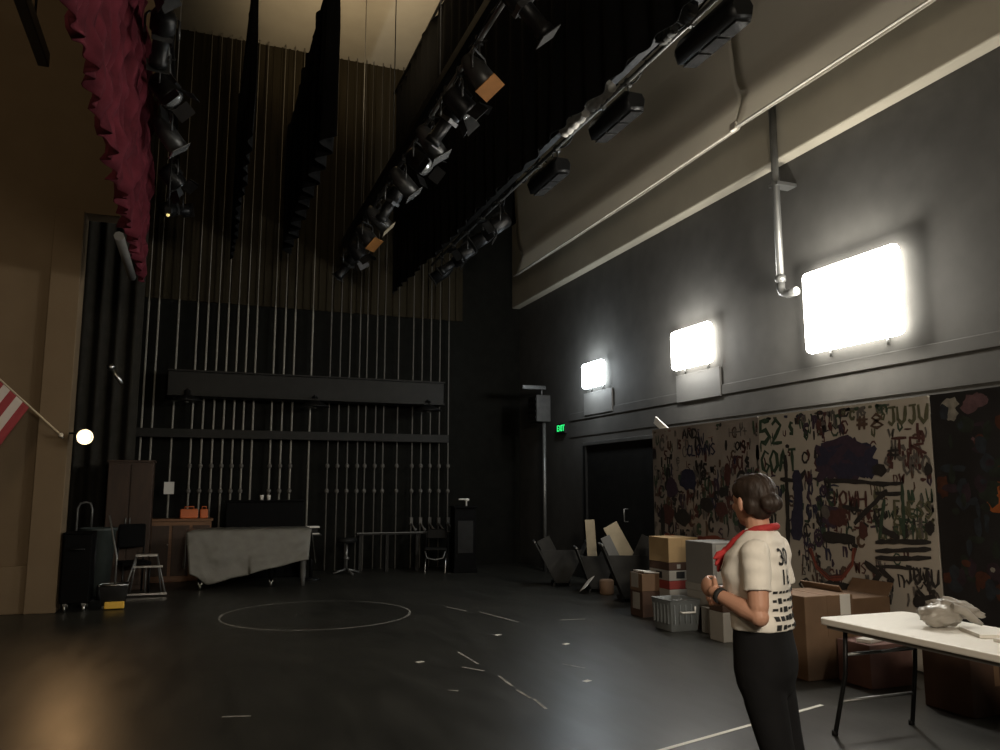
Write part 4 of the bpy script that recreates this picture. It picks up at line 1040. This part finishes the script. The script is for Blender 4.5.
vrack(598, 592, 'dark V-shaped rack in the middle of the row by the stage door', w=.64, h=.66, boards=[(-.0, .44, .18, .62, 'rackdark', 'dark board leaning outward in the middle rack'), (-.04, -.06, .15, .90, 'tan', 'pale tan board upright in the middle rack')])
vrack(632, 602, 'dark V-shaped rack nearest the stacked brown cartons', w=.80, h=.78, boards=[(-.0, .44, .24, .66, 'rackdark', 'dark board leaning in the rack nearest the cartons'), (-.02, -.45, .14, .74, 'dimgrey', 'small grey board in the rack nearest the cartons'), (.12, -.50, .22, .78, 'tan', 'large tan board standing tall beside the scrawled board')])
for px, py, sx, rz_, lab in ((583, 586, .36, .6, 'white paper sheet propped on the floor between the racks'), (593, 577, .22, .9, 'small white paper slip leaning above the larger sheet')):
    p = onz(px, py+6, 0)
    R = Matrix.Rotation(-YAW, 3, 'Z') @ Matrix.Rotation(.75, 3, 'Y') @ Matrix.Rotation(-.5, 3, 'X')
    o = MB().box((0, 0, sx*.35), (.006, sx*.6, sx*.7), R).build('paper_sheet', M['paper'])
    o.location = p - Vector((0.05, .10, -.02)) if sx < .3 else p-Vector((.02, .18, -.02)); tag(o, lab, 'paper', 'papers by the racks')
p = onz(601, 592, 0)
o = MB().lathe([(0, 0), (.10, 0), (.11, .02), (.11, .20), (.09, .22), (0, .22)], (p.x-.05, p.y-.28, 0)).build('tan_tub', M['card']); tag(o, 'small round brown tub on the floor before the racks', 'tub')

# ------------------------------------------------------------------ folding table with bag and papers
ZT = .74
ca, cb, cc = onz(819, 617, ZT), onz(890, 609, ZT), onz(1000, 656, ZT)
xf = (ca.x+cc.x)/2; xbk = xf+.76; ye = ca.y; TL = 2.0
t = thing('folding_table', 'long white plastic folding table near the person with a crumpled bag on it', 'table', ((xf+xbk)/2, ye-TL/2, 0), 0)
rr = .05; hw, hl = .38, TL/2
out_ = []
for sx, sy, a0 in ((1, 1, 0), (-1, 1, PI/2), (-1, -1, PI), (1, -1, 1.5*PI)):
    for k in range(6):
        a = a0+k*PI/10; out_.append((sx*(hw-rr)+rr*math.cos(a), sy*(hl-rr)+rr*math.sin(a)))
MB().prism([(x, y, ZT-.042) for x, y in out_], (0, 0, .042)).build('tabletop', M['tabletop'], t, .008)
MB().prism([(x*.94, y*.97, ZT-.065) for x, y in out_], (0, 0, .022)).build('under_frame', M['greymetal'], t)
for e, yy in ((1, hl-.16), (-1, -hl+.16)):
    for s in (-1, 1):
        MB().path([(s*.30, yy, ZT-.06), (s*.30, yy+e*.02, .40), (s*.33, yy+e*.10, .03), (s*.33, yy+e*.11, .0)], .0145).build('leg', M['blackmetal'], t)
        MB().tube((s*.33, yy+e*.11, 0), (s*.33, yy+e*.11, .03), .02).build('leg_foot', M['blackpaint'], t)
    MB().tube((-.30, yy+e*.015, .52), (.30, yy+e*.015, .52), .011).tube((-.315, yy+e*.06, .22), (.315, yy+e*.06, .22), .011).build('leg_brace', M['greymetal'], t)
    MB().tube((0, yy, .52), (0, yy-e*.45, ZT-.07), .010).build('folding_strut', M['greymetal'], t)
# crumpled bag
pb = onz(952, 629, ZT)
t = thing('plastic_bag', 'crumpled grey plastic bag lying on the white table', 'bag', (pb.x+.05, pb.y+.05, ZT+.004), .1)
def crump(sd, a=.28): return lambda d: 1+a*noise.noise(d*1.7+Vector((sd, 0, 0)))+.16*noise.noise(d*4.+Vector((0, sd, 0)))+.10*abs(noise.noise(d*8+Vector((sd, sd, 0))))
Rl = rotz(-YAW)
bb = MB()
bb.ell(Rl @ Vector((-.07, 0, .070)), (.13, .09, .068), Rl, 40, 26, crump(3, .2))
bb.build('filled_body', M['bag'], t)
bb = MB()
bb.ell(Rl @ Vector((.07, .02, .105)), (.15, .07, .05), Rl @ Matrix.Rotation(.28, 3, 'Y'), 40, 26, crump(8, .3))
bb.build('loose_top', M['bag'], t)
bb = MB()
bb.path([Rl @ Vector(v) for v in ((-.02, -.05, .12), (.05, -.06, .10), (.11, -.06, .05), (.17, -.05, .02))], [.03, .03, .024, .012], 10)
bb.build('handle_strap', M['bag'], t)
pp = onz(985, 634, ZT)
o = MB().box((pp.x, pp.y-.02, ZT+.012), (.21, .28, .022), rotz(-.5)).build('paper_stack', M['paper'], bevel=.002); tag(o, 'stack of white papers on the table beside the bag', 'papers')
pp = onz(1003, 644, ZT)
o = MB().box((pp.x+.1, pp.y-.06, ZT+.010), (.20, .24, .018), rotz(-.1)).build('notebook', M['paper'], bevel=.002); tag(o, 'white notebook at the table edge next to the paper stack', 'notebook')

# ------------------------------------------------------------------ floor marks
def tape(a, b_, w, label, m='tape', group='tape strips on the stage floor'):
    pa, pb = onz(*a, 0), onz(*b_, 0); d = pb-pa; c = (pa+pb)/2
    R = rotz(math.atan2(d.y, d.x))
    o = MB().box((c.x, c.y, .0012), (d.length, w, .002), R).build('floor_tape', M[m]); return tag(o, label, 'floor tape', group)
tape((655, 752), (822, 705), .032, 'long white tape line on the floor behind the person')
for a, b_, lab in [((458, 652), (478, 664), 'worn slanting tape strip beyond the middle of the floor'), ((462, 667), (484, 671), 'short pale tape dash below the worn slanting strip'),
                   ((499, 676), (512, 686), 'upper dash of the broken slanting line'), ((517, 690), (530, 698), 'middle dash of the broken slanting line'), ((534, 699), (546, 709), 'lower dash of the broken slanting line'),
                   ((449, 690), (458, 691), 'tiny white tape scrap left of the broken line'.replace('left of', 'beside')), ((563, 664), (585, 668), 'faint pale dash near the lit part of the floor'), ((560, 620), (585, 619), 'faint pale dash near the racks'),
                   ((447, 607), (466, 611), 'faint far dash to the side of the chalk ring'), ((480, 612), (518, 622), 'long faint dash between ring and racks'), ((222, 717), (251, 716), 'faint dash alone on the dark floor below the ring')]:
    tape(a, b_, .022, lab, 'chalk', 'worn dashes on the stage floor')
for (x, y), lab in [((420, 662), 'tiny white scrap of tape beyond the worn strip'), ((498, 635), 'tiny white scrap of tape nearer the racks'), ((587, 681), 'tiny white scrap of tape on the lit floor'), ((566, 644), 'tiny pale scrap of tape below the racks')]:
    p = onz(x, y, 0); o = MB().box((p.x, p.y, .0012), (.07, .05, .002), rotz(.4)).build('tape_scrap', M['tape']); tag(o, lab, 'tape scrap', 'tape scraps on the stage floor')
pc = (onz(221, 616, 0)+onz(410, 612, 0))/2
rad = (onz(221, 616, 0)-onz(410, 612, 0)).length/2
ring = MB()
n = 96
for k in range(n):
    a0, a1 = 2*PI*k/n, 2*PI*(k+1)/n
    w0 = .011+.009*noise.noise((math.cos(a0)*3, math.sin(a0)*3, 1)); w1 = .011+.009*noise.noise((math.cos(a1)*3, math.sin(a1)*3, 1))
    v = [ring.bm.verts.new((pc.x+(rad+s)*math.cos(a), pc.y+(rad+s)*math.sin(a), .0015)) for a, s in ((a0, -w0), (a0, w0), (a1, w1), (a1, -w1))]
    ring.bm.faces.new(v)
bmesh.ops.remove_doubles(ring.bm, verts=ring.bm.verts, dist=.0005)
o = ring.build('chalk_circle', M['chalk']); tag(o, 'large pale chalk circle drawn on the dark stage floor', 'floor marking')

# ------------------------------------------------------------------ the person
pp = onz(764, 862, 0)
fr = (-.84*RT + .54*Vector((math.sin(YAW), math.cos(YAW), 0)))
rzp = math.atan2(fr.y, fr.x)-PI/2
person = thing('person', 'person with dark hair in a bun, white printed T-shirt, red neckerchief and black trousers, standing', 'person', (2.235, 2.83, 0), rzp)
def sring(cx, cy, z, rx, ry, n=28, p=2.3):
    r = []
    for k in range(n):
        a = 2*PI*k/n; c_, s_ = math.cos(a), math.sin(a)
        r.append(Vector((cx+rx*math.copysign(abs(c_)**(2/p), c_), cy+ry*math.copysign(abs(s_)**(2/p), s_), z)))
    return r
def limb(mb, pts, n=14):
    P = [Vector(p[:3]) for p in pts]; R_ = [p[3] for p in pts]
    mb.path(P, R_, n)
    for p, r in zip(P, R_): mb.ell(p, (r*.995,)*3, nu=12, nv=8)
def fuse(mb, name, m, parent, voxel, smooth=6, factor=.5):
    o = mb.build('tmp', m, None)
    a = o.modifiers.new('r', 'REMESH'); a.mode = 'VOXEL'; a.voxel_size = voxel; a.use_smooth_shade = True
    b_ = o.modifiers.new('s', 'SMOOTH'); b_.factor = factor; b_.iterations = smooth
    bpy.context.view_layer.update()
    me = bpy.data.meshes.new_from_object(o.evaluated_get(bpy.context.evaluated_depsgraph_get()))
    bpy.data.objects.remove(o)
    me.name = name
    if not me.materials: me.materials.append(m)
    me.polygons.foreach_set('use_smooth', [True]*len(me.polygons)); me.update()
    q = bpy.data.objects.new(name, me); C.objects.link(q); q.parent = parent
    return q
# joints (local: +y = facing, -x = her left, metres)
LS, LE, LW, LH = (-.163, -.030, 1.340), (-.205, -.045, 1.095), (-.125, .140, 1.158), (-.060, .213, 1.182)
RS, RE_, RW, RH = (.163, -.03, 1.340), (.21, -.04, 1.09), (.112, .145, 1.118), (.055, .220, 1.124)
HR = Matrix.Rotation(math.radians(-38), 3, 'Z'); HO = Vector((0, .015, 0))
def H(x, y, z): return HO + HR @ Vector((x, y, z))
body = MB()
tors = [(0, 0, .86, .145, .095), (0, -.005, .93, .150, .100), (0, 0, 1.02, .142, .100), (0, .005, 1.10, .132, .095), (0, .012, 1.20, .140, .100), (0, .01, 1.30, .150, .098), (0, -.005, 1.37, .13, .075), (0, -.01, 1.41, .075, .055)]
body.loft([sring(*r) for r in tors])
limb(body, [(0, -.012, 1.38, .055), (0, .0, 1.43, .05), (.0, .008, 1.50, .05)])
body.ell(H(0, -.012, 1.565), (.072, .092, .088), HR, 24, 16)
body.ell(H(0, .03, 1.505), (.056, .062, .070), HR, 20, 14)
body.ell(H(0, .055, 1.458), (.030, .030, .024), HR)
body.ell(H(0, .05, 1.552), (.060, .045, .045), HR)
body.path([H(0, .084, 1.556), H(0, .094, 1.532), H(0, .099, 1.518), H(0, .090, 1.510)], [.008, .010, .0125, .010], 10)
for s in (-1, 1):
    body.ell(H(s*.072, -.008, 1.528), (.012, .020, .031), HR @ Matrix.Rotation(s*.25, 3, 'Z'), 14, 10)
    body.ell(H(s*.034, .068, 1.515), (.022, .02, .02), HR)
for S_, E_, W_, Hh in ((LS, LE, LW, LH), (RS, RE_, RW, RH)):
    S_, E_, W_, Hh = map(Vector, (S_, E_, W_, Hh))
    limb(body, [(*S_, .046), (*S_.lerp(E_, .4), .044), (*S_.lerp(E_, .85), .040), (*E_, .039), (*E_.lerp(W_, .3), .040), (*E_.lerp(W_, .7), .032), (*W_, .026), (*W_.lerp(Hh, .35), .026)], 16)
# hands: palm plus five bent fingers each, loosely clasped
def hand(W_, Hh, side):
    W_, Hh = Vector(W_), Vector(Hh); d = (Hh-W_).normalized(); up_ = Vector((0, 0, 1)); lat = d.cross(up_).normalized()*side; nrm = lat.cross(d).normalized()
    if nrm.z < 0: nrm = -nrm
    R = Matrix((d, lat, nrm)).transposed()
    body.ell(W_.lerp(Hh, .75)+d*.012, (.048, .018, .040), Matrix((d, lat, nrm)).transposed(), 16, 10)
    k0 = W_+d*.095
    for i, (dz, ln, cl) in enumerate(((.031, .066, .9), (.0105, .074, 1.0), (-.0105, .069, 1.1), (-.030, .054, 1.2))):
        a = k0+nrm*dz-d*(.004*abs(i-1)); seg = ln/3
        p1 = a+(d*.95-lat*.3).normalized()*seg*1.2; p2 = p1+(d*.55-lat*.85).normalized()*seg; p3 = p2+(-lat*1.-d*.25).normalized()*seg*.8
        body.path([a-d*.02, a, p1, p2, p3], [.0086, .0083, .0079, .0074, .0062], 8); body.ell(p3, (.0063,)*3, nu=8, nv=6)
    tb_ = W_+d*.035+nrm*.024
    body.path([tb_-d*.01, tb_+d*.02+nrm*.018-lat*.01, tb_+d*.045+nrm*.020-lat*.022, tb_+d*.062+nrm*.014-lat*.034], [.012, .0105, .0092, .007], 8)
hand(LW, LH, -1); hand(RW, RH, 1)
for s in (-1, 1):
    limb(body, [(s*.082, -.005, .86, .070), (s*.073, -.028, .70, .066), (s*.069, -.074, .50, .050), (s*.072, -.095, .36, .046), (s*.076, -.106, .22, .040), (s*.078, -.110, .09, .033)], 16)
    limb(body, [(s*.078, -.115, .045, .034), (s*.085, -.01, .035, .03), (s*.09, .06, .03, .026)], 12)
fuse(body, 'body', M['skin'], person, .0034, 5)
# shirt
sh = MB()
st = [(0, .0, 1.022, .160, .120), (0, -.002, 1.05, .157, .118), (0, .006, 1.10, .152, .118), (0, .014, 1.18, .158, .126), (0, .020, 1.25, .166, .134), (0, .010, 1.32, .168, .118), (0, -.008, 1.375, .148, .088), (0, -.012, 1.408, .098, .066), (0, -.008, 1.425, .066, .058)]
sh.loft([sring(*r, p=2.4) for r in st])
for s in (-1, 1): sh.ell((s*.062, .092, 1.245), (.066, .055, .062))
for S_, E_ in ((LS, LE), (RS, RE_)):
    S_, E_ = Vector(S_), Vector(E_); e = S_.lerp(E_, .62)
    sh.path([S_+Vector((-.035*S_.x/.165, 0, .012)), S_, S_.lerp(E_, .25), S_.lerp(E_, .5), e], [.046, .057, .056, .056, .058], 18)
    sh.ell(S_, (.056, .058, .052))
shirt = fuse(sh, 'shirt', M['shirt'], person, .006, 5)
for v in shirt.data.vertices:      # soft folds
    c = v.co; k = .006*noise.noise((c.x*9, c.y*9, c.z*22))+.004*noise.noise((c.x*20+c.z*14, c.y*16, c.z*9))
    v.co = c + v.normal*k
sb = BVHTree.FromPolygons([v.co.copy() for v in shirt.data.vertices], [tuple(p.vertices) for p in shirt.data.polygons])
ink = MB()
def print_text(s, x, z, size, back=True):
    me = textmesh(s, size)
    idx = {}
    bmt = bmesh.new(); bmt.from_mesh(me); bmesh.ops.triangulate(bmt, faces=bmt.faces)
    bmesh.ops.subdivide_edges(bmt, edges=[e for e in bmt.edges if e.calc_length() > .02], cuts=1)
    for f in bmt.faces:
        vs = []
        for v in f.verts:
            if v.index not in idx or True:
                lx, lz = (x+v.co.x, z+v.co.y) if back else (x-v.co.x, z+v.co.y)
                o_ = Vector((lx, -1 if back else 1, lz)); d_ = Vector((0, 1 if back else -1, 0))
                h = sb.ray_cast(o_, d_)[0]
                if h is None: vs = None; break
                vs.append(ink.bm.verts.new(h-d_*.004))
        if vs: ink.bm.faces.new(vs)
    bmt.free()
def print_bar(x, z, w, h):
    for a in range(4):
        vs = []
        for xx, zz_ in ((x-w/2+w*a/4, z-h/2), (x-w/2+w*(a+1)/4, z-h/2), (x-w/2+w*(a+1)/4, z+h/2), (x-w/2+w*a/4, z+h/2)):
            hit = sb.ray_cast(Vector((xx, -1, zz_)), Vector((0, 1, 0)))[0]
            if hit is None: return
            vs.append(ink.bm.verts.new(hit+Vector((0, -.004, 0))))
        ink.bm.faces.new(vs)
print_text('30', -.045, 1.315, .095); print_text('16', -.045, 1.235, .085)
for r_ in range(5):
    z = 1.180-.034*r_; x = -.120
    while x < .10:
        w = random.uniform(.012, .035); print_bar(x+w/2, z, w, random.choice((.018, .022, .010))); x += w+random.uniform(.006, .012)
print_text('SU', -.085, 1.27, .06, back=False)
ink.build('shirt_print', M['ink'], shirt)
# trousers
tr = MB()
tr.loft([sring(*r, p=2.3) for r in [(0, -.006, .76, .150, .088), (0, -.006, .80, .163, .108), (0, -.008, .86, .168, .122), (0, -.008, .92, .165, .122), (0, -.002, .98, .156, .116), (0, .0, 1.02, .152, .112), (0, .0, 1.05, .148, .108)]])
for s in (-1, 1):
    limb(tr, [(s*.080, -.004, .85, .090), (s*.078, -.022, .74, .084), (s*.074, -.050, .60, .070), (s*.069, -.078, .48, .059), (s*.072, -.098, .34, .055), (s*.077, -.108, .20, .050), (s*.078, -.110, .11, .048)], 18)
fuse(tr, 'trousers', M['trousers'], person, .007, 14)
for s in (-1, 1):
    shb = MB(); limb(shb, [(s*.078, -.13, .045, .042), (s*.083, -.04, .042, .042), (s*.09, .03, .036, .038), (s*.093, .08, .032, .030)], 14)
    so = fuse(shb, 'shoe', M['blackpaint'], person, .006, 5)
    for v in so.data.vertices: v.co.z = max(v.co.z, .002)
# hair with a bun
hr = MB()
hr.ell(H(0, -.026, 1.577), (.079, .090, .082), HR, 24, 16)
hr.ell(H(0, .014, 1.606), (.068, .074, .050), HR, 24, 16)
hr.ell(H(0, -.052, 1.530), (.062, .052, .066), HR, 20, 14)
for s in (-1, 1):
    hr.ell(H(s*.056, .012, 1.590), (.022, .050, .040), HR, 20, 14)
    hr.ell(H(s*.054, -.042, 1.535), (.024, .034, .050), HR)
hr.ell(H(.006, -.112, 1.535), (.050, .038, .038), HR, 20, 14)
hair = fuse(hr, 'hair', M['hair'], person, .004, 14)
for v in hair.data.vertices:
    c = v.co; l = HR.transposed() @ (c-HO); a = math.atan2(l.z-1.535, l.y+.06)
    v.co = c + v.normal*(.0012*math.sin(l.x*260+2.*noise.noise(l*10)+l.z*40)+.002*noise.noise(c*22))
MB().ell(H(.006, -.094, 1.535), (.044, .012, .036), HR).build('hair_tie', M['ink'], hair)
# face
for s in (-1, 1):
    ey = MB().ell(H(s*.031, .078, 1.548), (.0125,)*3).build('eye', M['eyewhite'], person)
    MB().ell(H(s*.031, .0885, 1.548), (.006, .004, .006), HR).build('iris', M['hair'], ey)
    MB().path([H(s*.052, .074, 1.563), H(s*.036, .086, 1.571), H(s*.018, .090, 1.569)], [.002, .003, .0022], 6).build('eyebrow', M['hair'], person)
MB().ell(H(0, .088, 1.484), (.022, .008, .0075), HR).build('lips', M['lips'], person)
# red neckerchief with a knot and two tails on the chest
sc = MB()
loop = []
for k in range(25):
    a = 2*PI*k/24
    loop.append((.066*math.sin(a), -.008+.066*math.cos(a), 1.425+.012*math.cos(a)*(-1)-.018*max(0, math.cos(a))))
sc.path(loop, .016, 10)
sc.path([(-.045, .04, 1.41), (-.04, .085, 1.375), (-.025, .125, 1.33)], [.016, .018, .02], 10).path([(.05, .03, 1.41), (.02, .09, 1.375), (-.01, .125, 1.335)], [.016, .017, .018], 10)
sc.ell((-.02, .132, 1.325), (.024, .022, .024))
for k, (dx_, dz_) in enumerate(((-.045, -.045), (-.02, -.07), (.005, -.06), (-.06, -.02))):
    sc.path([(-.02, .135, 1.325), (-.02+dx_*.6, .155, 1.325+dz_*.5), (-.02+dx_*1.2, .165, 1.325+dz_*1.2)], [.014, .016, .006], 8)
fuse(sc, 'neckerchief', M['scarf'], person, .005, 2)
wv = Vector(LW); dv_ = (Vector(LH)-Vector(LE)).normalized()
MB().tube(wv-dv_*.022, wv-dv_*.002, .033, n=18).build('wristband', M['ink'], person)

# ------------------------------------------------------------------ camera, world, colour
cam = bpy.data.cameras.new('camera'); cam.sensor_width = 36; cam.lens = F/1000*36; cam.clip_start = .05; cam.clip_end = 100
co = bpy.data.objects.new('camera', cam); C.objects.link(co)
Rm = Matrix((RT, UP, -FW)).transposed()
co.matrix_world = Matrix.Translation(EYE) @ Rm.to_4x4()
bpy.context.scene.camera = co
w = bpy.data.worlds.new('world'); bpy.context.scene.world = w; w.use_nodes = True
w.node_tree.nodes['Background'].inputs['Color'].default_value = (1., .85, .65, 1); w.node_tree.nodes['Background'].inputs['Strength'].default_value = .0
S = bpy.context.scene
S.view_settings.view_transform = 'Standard'; S.view_settings.look = 'None'; S.view_settings.gamma = 1; S.view_settings.exposure = 0.; S.view_settings.use_curve_mapping = False
S.cycles.use_denoising = True; S.cycles.max_bounces = 8; S.cycles.diffuse_bounces = 5; S.cycles.sample_clamp_indirect = 4
